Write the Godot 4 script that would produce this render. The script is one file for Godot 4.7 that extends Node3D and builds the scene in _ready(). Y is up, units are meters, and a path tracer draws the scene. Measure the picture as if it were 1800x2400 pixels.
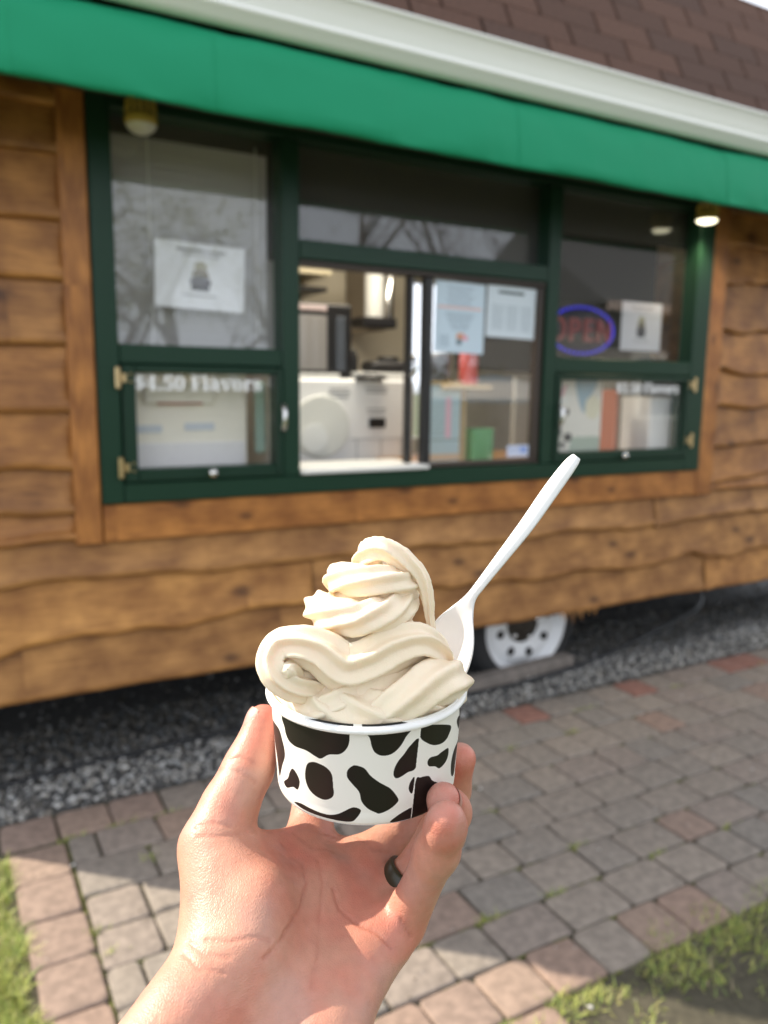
extends Node3D
# A hand holds a paper cup of soft serve in front of a wooden concession trailer. x runs along the trailer's front, y up, z out from it.

var M := {}
var mesh_cache := {}
var rng := RandomNumberGenerator.new()

# ---------------------------------------------------------------- helpers
func V(x: float, y: float, z: float) -> Vector3:
	return Vector3(x, y, z)

func lin(r: float, g: float, b: float) -> Color:
	return Color(r, g, b).linear_to_srgb()

func mat(r: float, g: float, b: float, rough := 0.7, metal := 0.0, tex: Texture2D = null) -> StandardMaterial3D:
	var m := StandardMaterial3D.new()
	m.albedo_color = lin(r, g, b)
	m.roughness = rough
	m.metallic = metal
	if tex:
		m.albedo_texture = tex
	return m

func tag(o: Node, label := "", category := "", group := "", kind := "") -> Node:
	if label: o.set_meta("label", label)
	if category: o.set_meta("category", category)
	if group: o.set_meta("group", group)
	if kind: o.set_meta("kind", kind)
	return o

func base(called: String, at: Vector3, parent: Node = null) -> Node3D:
	var o := Node3D.new()
	o.name = called
	o.position = at
	(parent if parent else self).add_child(o, true)
	return o

func put(called: String, mesh: Mesh, m: Material, parent: Node = null, at := Vector3.ZERO) -> MeshInstance3D:
	var o := MeshInstance3D.new()
	o.name = called
	o.mesh = mesh
	o.material_override = m
	o.position = at
	(parent if parent else self).add_child(o, true)
	return o

func begin(smooth := false) -> SurfaceTool:
	var st := SurfaceTool.new()
	st.begin(Mesh.PRIMITIVE_TRIANGLES)
	st.set_smooth_group(0 if smooth else -1)
	return st

func done(st: SurfaceTool) -> ArrayMesh:
	st.generate_normals()
	return st.commit()

func vert(st: SurfaceTool, p: Vector3, uv: Vector2) -> void:
	st.set_uv(uv)
	st.add_vertex(p)

# a, b, c, d run counter-clockwise as seen from outside
func quad(st: SurfaceTool, a: Vector3, b: Vector3, c: Vector3, d: Vector3, ua := Vector2(0, 0), ub := Vector2(1, 0), uc := Vector2(1, 1), ud := Vector2(0, 1)) -> void:
	vert(st, a, ua); vert(st, c, uc); vert(st, b, ub)
	vert(st, a, ua); vert(st, d, ud); vert(st, c, uc)

func tri(st: SurfaceTool, a: Vector3, b: Vector3, c: Vector3) -> void:
	vert(st, a, Vector2(a.x, a.y)); vert(st, c, Vector2(c.x, c.y)); vert(st, b, Vector2(b.x, b.y))

func face(st: SurfaceTool, a: Vector3, b: Vector3, c: Vector3, d: Vector3) -> void:
	# metric uv on the dominant plane
	var n := (b - a).cross(d - a).abs()
	var f := func(p: Vector3) -> Vector2:
		if n.x >= n.y and n.x >= n.z: return Vector2(p.z, -p.y)
		if n.y >= n.z: return Vector2(p.x, p.z)
		return Vector2(p.x, -p.y)
	quad(st, a, b, c, d, f.call(a), f.call(b), f.call(c), f.call(d))

# chamfered box
func bx(st: SurfaceTool, c: Vector3, s: Vector3, bev := 0.004) -> void:
	var h := s * 0.5
	bev = minf(bev, minf(h.x, minf(h.y, h.z)) * 0.8)
	for ax in 3:
		for sg in [-1.0, 1.0]:
			var n := Vector3.ZERO; n[ax] = sg
			var u := Vector3.ZERO; u[(ax + 1) % 3] = 1.0
			var w := n.cross(u)
			var hn: float = h[ax]
			var hu: float = h[(ax + 1) % 3] - bev
			var hw: float = h[(ax + 2) % 3] - bev
			var o := c + n * hn
			face(st, o - u * hu - w * hw, o + u * hu - w * hw, o + u * hu + w * hw, o - u * hu + w * hw)
	if bev <= 0.0005:
		return
	for ax in 3:
		var b := (ax + 1) % 3
		var d := (ax + 2) % 3
		for sb in [-1.0, 1.0]:
			for sd in [-1.0, 1.0]:
				var p := Vector3.ZERO; p[b] = sb * h[b]; p[d] = sd * (h[d] - bev)
				var q := Vector3.ZERO; q[b] = sb * (h[b] - bev); q[d] = sd * h[d]
				var e := Vector3.ZERO; e[ax] = h[ax] - bev
				if sb * sd > 0:
					face(st, c + p - e, c + p + e, c + q + e, c + q - e) if false else face(st, c + q - e, c + q + e, c + p + e, c + p - e)
				else:
					face(st, c + p - e, c + p + e, c + q + e, c + q - e)
	for sx in [-1.0, 1.0]:
		for sy in [-1.0, 1.0]:
			for sz in [-1.0, 1.0]:
				var a := c + V(sx * h.x, sy * (h.y - bev), sz * (h.z - bev))
				var b2 := c + V(sx * (h.x - bev), sy * h.y, sz * (h.z - bev))
				var d2 := c + V(sx * (h.x - bev), sy * (h.y - bev), sz * h.z)
				if sx * sy * sz > 0: tri(st, a, b2, d2)
				else: tri(st, a, d2, b2)

func box_mesh(s: Vector3, bev := 0.004) -> ArrayMesh:
	var key := "%s %s" % [s, bev]
	if not mesh_cache.has(key):
		var st := begin()
		bx(st, Vector3.ZERO, s, bev)
		mesh_cache[key] = done(st)
	return mesh_cache[key]

# a box between two corners, placed at its own centre
func slab(called: String, x0: float, x1: float, y0: float, y1: float, z0: float, z1: float, m: Material, parent: Node = null, bev := 0.004) -> MeshInstance3D:
	return put(called, box_mesh(V(x1 - x0, y1 - y0, z1 - z0), bev), m, parent, V((x0 + x1) / 2, (y0 + y1) / 2, (z0 + z1) / 2))

func ring_frame(d: Vector3, up: Vector3) -> Array:
	var u := up - d * up.dot(d)
	if u.length() < 0.01:
		u = V(1, 0, 0) - d * d.x
	u = u.normalized()
	return [u, d.cross(u).normalized()]

# tube along points
func tube(st: SurfaceTool, pts: Array, radii: Array, sides := 8, caps := true, flat := 1.0) -> void:
	var n := pts.size()
	var rings := []
	var up := V(0.31, 0.9, 0.2)
	for i in n:
		var d: Vector3 = (pts[mini(i + 1, n - 1)] - pts[maxi(i - 1, 0)]).normalized()
		var fr := ring_frame(d, up)
		up = fr[0]
		var row := PackedVector3Array()
		var r: float = radii[i] if i < radii.size() else radii[-1]
		for k in sides:
			var a := TAU * k / sides
			row.append(pts[i] + fr[0] * cos(a) * r + fr[1] * sin(a) * r * flat)
		rings.append(row)
	for i in n - 1:
		for k in sides:
			var k2 := (k + 1) % sides
			quad(st, rings[i][k], rings[i][k2], rings[i + 1][k2], rings[i + 1][k], Vector2(float(k) / sides, i), Vector2(float(k + 1) / sides, i), Vector2(float(k + 1) / sides, i + 1), Vector2(float(k) / sides, i + 1))
	if caps:
		for k in range(1, sides - 1):
			tri(st, rings[0][0], rings[0][k + 1], rings[0][k])
			tri(st, rings[n - 1][0], rings[n - 1][k], rings[n - 1][k + 1])

# lathe about y: profile of (radius, height), listed from bottom outside upwards
func lathe(st: SurfaceTool, prof: Array, sides := 32, xf := Transform3D()) -> void:
	for i in prof.size() - 1:
		var p: Vector2 = prof[i]
		var q: Vector2 = prof[i + 1]
		for k in sides:
			var a := TAU * k / sides
			var b := TAU * (k + 1) / sides
			var c0 := V(sin(a), 0, cos(a))
			var c1 := V(sin(b), 0, cos(b))
			var A := xf * (c0 * p.x + V(0, p.y, 0))
			var B := xf * (c1 * p.x + V(0, p.y, 0))
			var C := xf * (c1 * q.x + V(0, q.y, 0))
			var D := xf * (c0 * q.x + V(0, q.y, 0))
			var u0 := float(k) / sides
			var u1 := float(k + 1) / sides
			if p.x < 1e-5:
				vert(st, A, Vector2(u0, p.y)); vert(st, D, Vector2(u0, q.y)); vert(st, C, Vector2(u1, q.y))
			elif q.x < 1e-5:
				vert(st, A, Vector2(u0, p.y)); vert(st, C, Vector2(u1, q.y)); vert(st, B, Vector2(u1, p.y))
			else:
				quad(st, A, B, C, D, Vector2(u0, p.y), Vector2(u1, p.y), Vector2(u1, q.y), Vector2(u0, q.y))

func lathe_mesh(prof: Array, sides := 32, xf := Transform3D(), smooth := true) -> ArrayMesh:
	var st := begin(smooth)
	lathe(st, prof, sides, xf)
	return done(st)

func facing_z() -> Transform3D:   # turns a lathe's y axis towards +z
	return Transform3D(Basis(V(1, 0, 0), PI / 2), Vector3.ZERO)

func text_mesh(t: String, height: float, depth := 0.001, fnt := "Droid Serif", bold := true) -> TextMesh:
	var tm := TextMesh.new()
	var f := SystemFont.new()
	f.font_names = PackedStringArray([fnt])
	f.font_weight = 700 if bold else 400
	tm.font = f
	tm.text = t
	tm.font_size = 64
	tm.pixel_size = height / 46.0
	tm.depth = depth
	return tm

func spline(pts: Array, t: float) -> Variant:
	var n := pts.size()
	var i := clampi(int(t), 0, n - 2)
	var f := t - i
	var a = pts[maxi(i - 1, 0)]
	var b = pts[i]
	var c = pts[i + 1]
	var d = pts[mini(i + 2, n - 1)]
	return 0.5 * ((2.0 * b) + (c - a) * f + (2.0 * a - 5.0 * b + 4.0 * c - d) * f * f + (3.0 * b - a - 3.0 * c + d) * f * f * f)

# ---------------------------------------------------------------- textures
func noise_tex(freq: float, seed_: int, size := 512, lo := 0.7, hi := 1.0, type := FastNoiseLite.TYPE_SIMPLEX_SMOOTH, oct := 5) -> ImageTexture:
	var n := FastNoiseLite.new()
	n.seed = seed_
	n.frequency = freq
	n.noise_type = type
	n.fractal_octaves = oct
	var im := n.get_seamless_image(size, size)
	im.convert(Image.FORMAT_RGB8)
	if lo != 0.0 or hi != 1.0:
		for y in size:
			for x in size:
				var v := lerpf(lo, hi, im.get_pixel(x, y).r)
				im.set_pixel(x, y, Color(v, v, v))
	return ImageTexture.create_from_image(im)

func wood_tex(seed_: int, dark: Color, light: Color, knots: int) -> ImageTexture:
	var w := 512
	var h := 256
	var n := FastNoiseLite.new(); n.seed = seed_; n.frequency = 0.01; n.fractal_octaves = 4
	var n2 := FastNoiseLite.new(); n2.seed = seed_ + 7; n2.frequency = 0.05; n2.fractal_octaves = 3
	var r := RandomNumberGenerator.new(); r.seed = seed_
	var ks := []
	for i in knots:
		ks.append([Vector2(r.randf() * w, r.randf() * h), r.randf_range(5, 13)])
	var im := Image.create(w, h, false, Image.FORMAT_RGB8)
	for y in h:
		for x in w:
			var ph := y * 0.16 + n.get_noise_2d(x * 0.35, y * 1.2) * 7.0
			var core := 0.0
			for k in ks:
				var d: Vector2 = Vector2(x, y) - k[0]
				d.x -= w * roundf(d.x / w)
				d.x *= 0.55
				var q: float = d.length() / k[1]
				if q < 6.0:
					ph += 9.0 * exp(-q * 0.7)
					core = maxf(core, exp(-q * q * 0.9))
			var g := 0.5 + 0.5 * sin(ph)
			var streak := n2.get_noise_2d(x * 0.25, y * 5.0)
			var v := clampf(0.6 + 0.13 * (g - 0.5) + streak * 0.26 + n.get_noise_2d(x * 0.8 + 900, y * 0.9) * 0.5, 0.0, 1.0)
			var c := dark.lerp(light, v)
			c = c.lerp(Color(0.22, 0.13, 0.07), core * 0.55)
			im.set_pixel(x, y, c)
	return ImageTexture.create_from_image(im)

# an unreadable printed sheet: rows of small grey marks, from a short plan of (kind, y, height)
func print_tex(w: int, h: int, paper: Color, plan: Array, seed_: int) -> ImageTexture:
	var r := RandomNumberGenerator.new(); r.seed = seed_
	var im := Image.create(w, h, false, Image.FORMAT_RGB8)
	im.fill(paper)
	for p in plan:
		match p[0]:
			"line":
				var x: float = p[1] * w
				while x < p[2] * w:
					var ww := r.randi_range(3, 11)
					im.fill_rect(Rect2i(int(x), int(p[3] * h), mini(ww, int(p[2] * w - x) + 1), int(p[4] * h)), p[5])
					x += ww + r.randi_range(2, 4)
			"rect":
				im.fill_rect(Rect2i(int(p[1] * w), int(p[3] * h), int((p[2] - p[1]) * w), int(p[4] * h)), p[5])
			"dot":
				blob(im, Vector2(p[1] * w, p[2] * h), p[3] * w, p[4] * h, p[5])
	return ImageTexture.create_from_image(im)

func blob(im: Image, c: Vector2, rx: float, ry: float, col: Color) -> void:
	for y in range(int(c.y - ry), int(c.y + ry) + 1):
		if y < 0 or y >= im.get_height(): continue
		var q := (y - c.y) / ry
		if absf(q) >= 1.0: continue
		var s := rx * sqrt(1.0 - q * q)
		var x0 := clampi(int(c.x - s), 0, im.get_width())
		var x1 := clampi(int(c.x + s), 0, im.get_width())
		if x1 > x0: im.fill_rect(Rect2i(x0, y, x1 - x0, 1), col)

# fills a closed smooth outline (points in pixels)
func fill_outline(im: Image, pts: Array, col: Color) -> void:
	var poly := PackedVector2Array()
	var n := pts.size()
	for i in n:
		var a: Vector2 = pts[(i + n - 1) % n]
		var b: Vector2 = pts[i]
		var c: Vector2 = pts[(i + 1) % n]
		var d: Vector2 = pts[(i + 2) % n]
		for k in 8:
			var f := k / 8.0
			poly.append(0.5 * ((2.0 * b) + (c - a) * f + (2.0 * a - 5.0 * b + 4.0 * c - d) * f * f + (3.0 * b - a - 3.0 * c + d) * f * f * f))
	var y0 := 1e9
	var y1 := -1e9
	for p in poly:
		y0 = minf(y0, p.y); y1 = maxf(y1, p.y)
	for y in range(maxi(0, int(y0)), mini(im.get_height() - 1, int(y1)) + 1):
		var xs := []
		for i in poly.size():
			var p := poly[i]
			var q := poly[(i + 1) % poly.size()]
			if (p.y <= y + 0.5) != (q.y <= y + 0.5):
				xs.append(p.x + (y + 0.5 - p.y) / (q.y - p.y) * (q.x - p.x))
		xs.sort()
		for i in range(0, xs.size() - 1, 2):
			var x0 := clampi(roundi(xs[i]), 0, im.get_width())
			var x1 := clampi(roundi(xs[i + 1]), 0, im.get_width())
			if x1 > x0: im.fill_rect(Rect2i(x0, y, x1 - x0, 1), col)

# ---------------------------------------------------------------- start
func _ready() -> void:
	rng.seed = 11
	camera_and_light()
	materials()
	ground()
	pavers()
	trailer()
	fittings()
	inside()
	yard_behind()
	hand_and_treat()

func camera_and_light() -> void:
	var cam := Camera3D.new()
	cam.name = "camera"
	cam.transform = Transform3D(Basis(V(0.872949, 0.012376, 0.487655), V(0.065815, 0.987549, -0.142879), V(-0.483351, 0.156821, 0.861266)), V(0, 1.5, 3.0))
	var at := CameraAttributesPhysical.new()
	at.frustum_focal_length = 18.5
	at.frustum_focus_distance = 0.352
	at.exposure_aperture = 5.7
	at.frustum_near = 0.02
	at.frustum_far = 400.0
	cam.attributes = at
	cam.fov = 65.94
	cam.near = 0.02
	cam.far = 400.0
	add_child(cam)
	var env := Environment.new()
	env.background_mode = Environment.BG_SKY
	var sky := Sky.new()
	var sm := ProceduralSkyMaterial.new()
	sm.sky_top_color = Color(0.67, 0.68, 0.71)
	sm.sky_horizon_color = Color(0.90, 0.93, 0.97)
	sm.sky_curve = 0.22
	sm.ground_bottom_color = Color(0.24, 0.22, 0.19)
	sm.ground_horizon_color = Color(0.55, 0.56, 0.55)
	sm.sun_angle_max = 25.0
	sm.sun_curve = 0.12
	sm.energy_multiplier = 1.7
	sky.sky_material = sm
	env.sky = sky
	env.tonemap_mode = Environment.TONE_MAPPER_LINEAR
	env.tonemap_exposure = 1.72
	env.sdfgi_enabled = true
	env.ssao_enabled = true
	env.ssil_enabled = true
	var we := WorldEnvironment.new()
	we.name = "world_environment"
	we.environment = env
	add_child(we)
	var sun := DirectionalLight3D.new()
	sun.name = "sun"
	sun.light_energy = 1.6
	sun.light_color = Color(1.0, 0.955, 0.88)
	sun.light_angular_distance = 0.55
	sun.shadow_enabled = true
	add_child(sun)
	sun.look_at_from_position(Vector3.ZERO, V(0.70, -0.72, 0.716), Vector3.UP)

func materials() -> void:
	var wa := wood_tex(3, Color(0.50, 0.33, 0.17), Color(0.86, 0.66, 0.40), 3)
	var wb := wood_tex(21, Color(0.48, 0.32, 0.17), Color(0.84, 0.65, 0.41), 3)
	M.wood = [mat(0.70, 0.57, 0.43, 0.55, 0, wa), mat(0.64, 0.52, 0.40, 0.55, 0, wb), mat(0.76, 0.61, 0.45, 0.55, 0, wb)]
	M.trim = mat(0.74, 0.55, 0.38, 0.5, 0, wa)
	M.low_wood = [mat(0.76, 0.67, 0.57, 0.6, 0, wb), mat(0.84, 0.745, 0.64, 0.6, 0, wa), mat(0.70, 0.615, 0.53, 0.6, 0, wb)]
	for m in M.wood + M.low_wood + [M.trim]:
		m.uv1_scale = V(1.0, 2.0, 1.0)
	M.green = mat(0.011, 0.040, 0.023, 0.36)
	M.green.metallic_specular = 0.36
	M.green_dark = mat(0.009, 0.033, 0.019, 0.42)
	M.green_dark.metallic_specular = 0.36
	M.black = mat(0.012, 0.011, 0.012, 0.45)
	M.brown = mat(0.045, 0.032, 0.025, 0.5)
	M.dark_panel = mat(0.05, 0.046, 0.04, 0.8)
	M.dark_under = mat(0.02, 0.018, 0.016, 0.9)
	M.gutter = mat(0.85, 0.86, 0.81, 0.28)
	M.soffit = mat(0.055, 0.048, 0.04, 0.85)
	var sh := noise_tex(0.06, 5, 256, 0.62, 1.0)
	M.shingle = []
	for c in [[0.150, 0.076, 0.051], [0.132, 0.068, 0.046], [0.165, 0.084, 0.056], [0.125, 0.067, 0.047]]:
		var m := mat(c[0], c[1], c[2], 0.95, 0, sh)
		m.uv1_scale = V(5, 5, 5)
		M.shingle.append(m)
	M.awning = mat(0.014, 0.295, 0.145, 0.6)
	M.awning.metallic_specular = 0.3
	M.awning.backlight_enabled = true
	M.awning.backlight = Color(0.25, 0.5, 0.32)
	M.glass = mat(1, 1, 1, 0.02)
	M.glass.transparency = BaseMaterial3D.TRANSPARENCY_ALPHA
	M.glass.albedo_color = Color(0.92, 0.95, 0.95, 0.01)
	M.glass.metallic_specular = 0.7
	M.chrome = mat(0.75, 0.74, 0.72, 0.18, 1.0)
	M.brass = mat(0.62, 0.47, 0.26, 0.3, 1.0)
	M.white = mat(0.74, 0.74, 0.71, 0.4)
	M.letters = mat(0.93, 0.93, 0.93, 0.5)
	M.cream = mat(0.66, 0.60, 0.48, 0.6)
	M.wall_in = mat(0.72, 0.69, 0.62, 0.8)
	var pn := noise_tex(0.02, 9, 512, 0.76, 1.0)
	var pb := noise_tex(0.05, 19, 256, 0.0, 1.0)
	M.paver_grey = []
	M.paver_red = []
	for c in [[0.302, 0.258, 0.215], [0.290, 0.252, 0.213], [0.328, 0.279, 0.231], [0.270, 0.241, 0.208], [0.306, 0.254, 0.214]]:
		M.paver_grey.append(stone(c, pn, pb))
	for c in [[0.345, 0.242, 0.188], [0.325, 0.236, 0.188], [0.355, 0.258, 0.200]]:
		M.paver_red.append(stone(c, pn, pb))
	M.paver_brick = stone([0.33, 0.165, 0.125], pn, pb)
	M.soil = stone([0.075, 0.062, 0.045], pn, pb)
	M.soil.uv1_scale = V(0.8, 0.8, 0.8)
	M.lawn = stone([0.10, 0.12, 0.045], pn, pb)
	M.gravel = mat(1, 1, 1, 0.85)
	M.gravel.vertex_color_use_as_albedo = true
	M.grass = mat(1, 1, 1, 0.6)
	M.grass.vertex_color_use_as_albedo = true
	M.grass.backlight_enabled = true
	M.grass.backlight = Color(0.5, 0.5, 0.3)
	M.bark = mat(0.11, 0.088, 0.07, 0.9, 0, pn)
	M.tyre = mat(0.022, 0.022, 0.023, 0.8)
	M.rim = mat(0.86, 0.87, 0.88, 0.35)
	M.old_timber = mat(0.26, 0.225, 0.195, 0.85, 0, pn)
	M.rubber = mat(0.014, 0.014, 0.015, 0.55)

func stone(c: Array, tex: Texture2D, bump: Texture2D) -> StandardMaterial3D:
	var m := mat(c[0], c[1], c[2], 0.92, 0, tex)
	m.uv1_triplanar = true
	m.uv1_world_triplanar = true
	m.uv1_scale = V(2.3, 2.3, 2.3)
	m.heightmap_enabled = true
	m.heightmap_texture = bump
	m.heightmap_scale = 0.12
	return m

# ---------------------------------------------------------------- ground
func ground() -> void:
	var st := begin()
	quad(st, V(-150, -0.03, 150), V(150, -0.03, 150), V(150, -0.03, -150), V(-150, -0.03, -150))
	tag(put("ground", done(st), M.lawn), "mown ground round the trailer and paving", "ground", "", "structure")
	st = begin()
	quad(st, V(-60, -0.026, 70), V(60, -0.026, 70), V(60, -0.026, 2.2), V(-60, -0.026, 2.2))
	tag(put("lawn", done(st), M.lawn), "lawn across the yard facing the trailer", "lawn", "", "structure")
	st = begin()
	quad(st, V(-1.1, -0.016, 0.172), V(9, -0.016, 0.172), V(9, -0.016, -2.9), V(-1.1, -0.016, -2.9))
	var gb := put("gravel_bed", done(st), stone([0.10, 0.098, 0.095], M.paver_grey[0].albedo_texture, M.paver_grey[0].heightmap_texture))
	tag(gb, "bed of grey gravel along and under the trailer", "gravel bed", "", "structure")
	# the stones that can be seen
	var sm := stone_mesh()
	var mm := MultiMesh.new()
	mm.transform_format = MultiMesh.TRANSFORM_3D
	mm.use_colors = true
	mm.mesh = sm
	var n := 21000
	mm.instance_count = n
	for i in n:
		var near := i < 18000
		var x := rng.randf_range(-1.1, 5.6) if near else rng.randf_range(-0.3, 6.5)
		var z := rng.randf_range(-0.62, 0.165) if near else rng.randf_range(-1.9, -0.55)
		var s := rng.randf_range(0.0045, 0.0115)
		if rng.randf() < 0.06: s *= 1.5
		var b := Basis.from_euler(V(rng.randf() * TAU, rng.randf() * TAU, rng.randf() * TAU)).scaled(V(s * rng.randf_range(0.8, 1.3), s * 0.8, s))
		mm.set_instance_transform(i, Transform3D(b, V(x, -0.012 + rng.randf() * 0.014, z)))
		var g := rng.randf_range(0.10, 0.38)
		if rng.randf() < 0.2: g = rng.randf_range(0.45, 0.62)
		g *= lerpf(1.0, 0.42, smoothstep(-0.04, -0.26, z + 0.05 * sin(x * 3.0)))  # shade under the trailer painted into the stone colour
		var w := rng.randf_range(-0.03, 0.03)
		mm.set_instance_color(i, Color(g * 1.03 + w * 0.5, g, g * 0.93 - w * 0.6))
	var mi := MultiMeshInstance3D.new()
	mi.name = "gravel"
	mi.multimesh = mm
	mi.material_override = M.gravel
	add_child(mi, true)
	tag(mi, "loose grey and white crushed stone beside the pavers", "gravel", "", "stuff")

func stone_mesh() -> ArrayMesh:
	var st := begin()
	var p := []
	var r := RandomNumberGenerator.new(); r.seed = 5
	for v in [V(1, 0, 0), V(-1, 0, 0), V(0, 1, 0), V(0, -1, 0), V(0, 0, 1), V(0, 0, -1)]:
		p.append((v + V(r.randf_range(-0.35, 0.35), r.randf_range(-0.35, 0.35), r.randf_range(-0.35, 0.35))) * r.randf_range(0.85, 1.2))
	for f in [[0, 2, 4], [2, 1, 4], [1, 3, 4], [3, 0, 4], [2, 0, 5], [1, 2, 5], [3, 1, 5], [0, 3, 5]]:
		tri(st, p[f[0]], p[f[1]], p[f[2]])
	return done(st)

func paver_mesh(w: float, d: float, seed_: int) -> ArrayMesh:
	# a tumbled block: rounded shoulders, slightly uneven outline
	var st := begin(true)
	var r := RandomNumberGenerator.new(); r.seed = seed_
	var hw := w / 2
	var hd := d / 2
	var cr := 0.016
	var outl := []
	for k in 4:
		var cx := (hw - cr) * (1 if k == 0 or k == 3 else -1)
		var cz := (hd - cr) * (1 if k < 2 else -1)
		for j in 3:
			var a := PI / 2 * (k + j / 2.0)
			outl.append(V(cx + cos(a) * cr + r.randf_range(-0.003, 0.003), 0, cz + sin(a) * cr + r.randf_range(-0.003, 0.003)))
	var lev := [[1.0, -0.06], [1.0, -0.006], [0.968, -0.0012], [0.91, 0.0]]
	var tilt := V(r.randf_range(-0.015, 0.015), 0, r.randf_range(-0.015, 0.015))
	for l in lev.size() - 1:
		for i in outl.size():
			var j: int = (i + 1) % outl.size()
			var ring := func(q: Vector3, lv: Array) -> Vector3: return V(q.x * lv[0], lv[1] + q.x * tilt.x + q.z * tilt.z, q.z * lv[0])
			quad(st, ring.call(outl[j], lev[l]), ring.call(outl[i], lev[l]), ring.call(outl[i], lev[l + 1]), ring.call(outl[j], lev[l + 1]))
	for i in range(1, outl.size() - 1):
		var f := func(q: Vector3) -> Vector3: return V(q.x * 0.91, q.x * tilt.x + q.z * tilt.z, q.z * 0.91)
		tri(st, f.call(outl[0]), f.call(outl[i + 1]), f.call(outl[i]))
	return done(st)

func pavers() -> void:
	var root := base("paved_path", V(0, 0, 0))
	tag(root, "path of tumbled grey concrete pavers with a reddish border", "paved path", "", "structure")
	var bedst := begin()
	quad(bedst, V(0.05, -0.0125, 2.4), V(8, -0.0125, 2.4), V(8, -0.0125, 0.172), V(0.05, -0.0125, 0.172))
	put("joint_sand", done(bedst), stone([0.085, 0.075, 0.048], M.paver_grey[0].albedo_texture, M.paver_grey[0].heightmap_texture), root)
	var variants := {}
	var lay := func(x0: float, x1: float, z0: float, z1: float, m: Material) -> void:
		var w := snappedf(x1 - x0 - 0.009, 0.003)
		var d := snappedf(z1 - z0 - 0.008, 0.003)
		var key := "%.3f %.3f %d" % [w, d, rng.randi() % 4]
		if not variants.has(key):
			variants[key] = paver_mesh(w, d, variants.size() + 40)
		var o := put("paver", variants[key], m, root, V((x0 + x1) / 2, rng.randf_range(-0.002, 0.003), (z0 + z1) / 2))
		o.rotation.y = rng.randf_range(-0.012, 0.012)
	# border row along the gravel
	var x := 0.08
	var k := 0
	while x < 5.3:
		var red := k < 3 or k in [5, 9, 12, 16, 20, 21]
		var mm: Material = M.paver_red[rng.randi() % 3] if red and k < 6 else (M.paver_brick if red else M.paver_grey[rng.randi() % 5])
		lay.call(x, x + 0.178, 0.19, 0.366, mm)
		x += 0.178
		k += 1
	# left border column
	var z := 0.385
	while z < 2.2:
		lay.call(0.096 + 0.035 * (z - 0.385), 0.272 + 0.008 * (z - 0.385), z, z + 0.196, M.paver_red[rng.randi() % 3])
		z += 0.196
	# field
	var rows := [0.366, 0.534, 0.722, 0.893, 1.058, 1.21, 1.366, 1.525]
	for i in rows.size() - 1:
		x = 0.276
		var j := 0
		var xmax: float = 5.0 - i * 0.28
		while x < xmax:
			var w: float = [0.09, 0.23, 0.165, 0.215, 0.165, 0.2][(i * 7 + j * 5 + (rng.randi() % 3)) % 6]
			if j > 0 and w < 0.1: w = 0.165
			lay.call(x, x + w, rows[i], rows[i + 1], M.paver_grey[rng.randi() % 5] if rng.randf() > 0.025 else M.paver_red[rng.randi() % 3])
			x += w
			j += 1
	# front border, beside the grass
	x = 0.276
	k = 0
	while x < 2.7:
		var m2: Material = M.paver_red[k % 3] if (x < 1.35 or (x > 1.5 and x < 1.85)) else M.paver_grey[rng.randi() % 5]
		lay.call(x, x + 0.165, 1.525, 1.69, m2)
		x += 0.165
		k += 1
	# a few more rows in front, left of the grass
	for i in 3:
		x = 0.276
		while x < 1.15 - i * 0.05:
			lay.call(x, x + 0.19, 1.69 + i * 0.166, 1.69 + (i + 1) * 0.166, M.paver_red[rng.randi() % 3] if i == 0 else M.paver_grey[rng.randi() % 5])
			x += 0.19
	grass()

func blades(called: String, label: String, spots: Callable, n: int, hmin: float, hmax: float, wid: float) -> void:
	var st := begin()
	# one bent blade, one metre high
	quad(st, V(-0.5, 0, 0), V(0.5, 0, 0), V(0.4, 0.5, 0.10), V(-0.4, 0.5, 0.10))
	quad(st, V(-0.4, 0.5, 0.10), V(0.4, 0.5, 0.10), V(0.05, 1.0, 0.34), V(-0.05, 1.0, 0.34))
	var mm := MultiMesh.new()
	mm.transform_format = MultiMesh.TRANSFORM_3D
	mm.use_colors = true
	mm.mesh = done(st)
	mm.instance_count = n
	for i in n:
		var p: Vector3 = spots.call(i)
		var h := rng.randf_range(hmin, hmax)
		var w := wid * rng.randf_range(0.7, 1.4)
		var b := Basis(Vector3.UP, rng.randf() * TAU) * Basis(V(1, 0, 0), rng.randf_range(0.0, 0.9)) * Basis.from_scale(V(w, h, h))
		mm.set_instance_transform(i, Transform3D(b, p))
		var dry := rng.randf()
		var c := Color(0.21, 0.31, 0.06).lerp(Color(0.48, 0.47, 0.13), dry)
		if rng.randf() < 0.09: c = Color(0.36, 0.30, 0.17)
		mm.set_instance_color(i, c * rng.randf_range(0.8, 1.2))
	var mi := MultiMeshInstance3D.new()
	mi.name = called
	mi.multimesh = mm
	mi.material_override = M.grass
	add_child(mi, true)
	tag(mi, label, "grass", "", "stuff")

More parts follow.
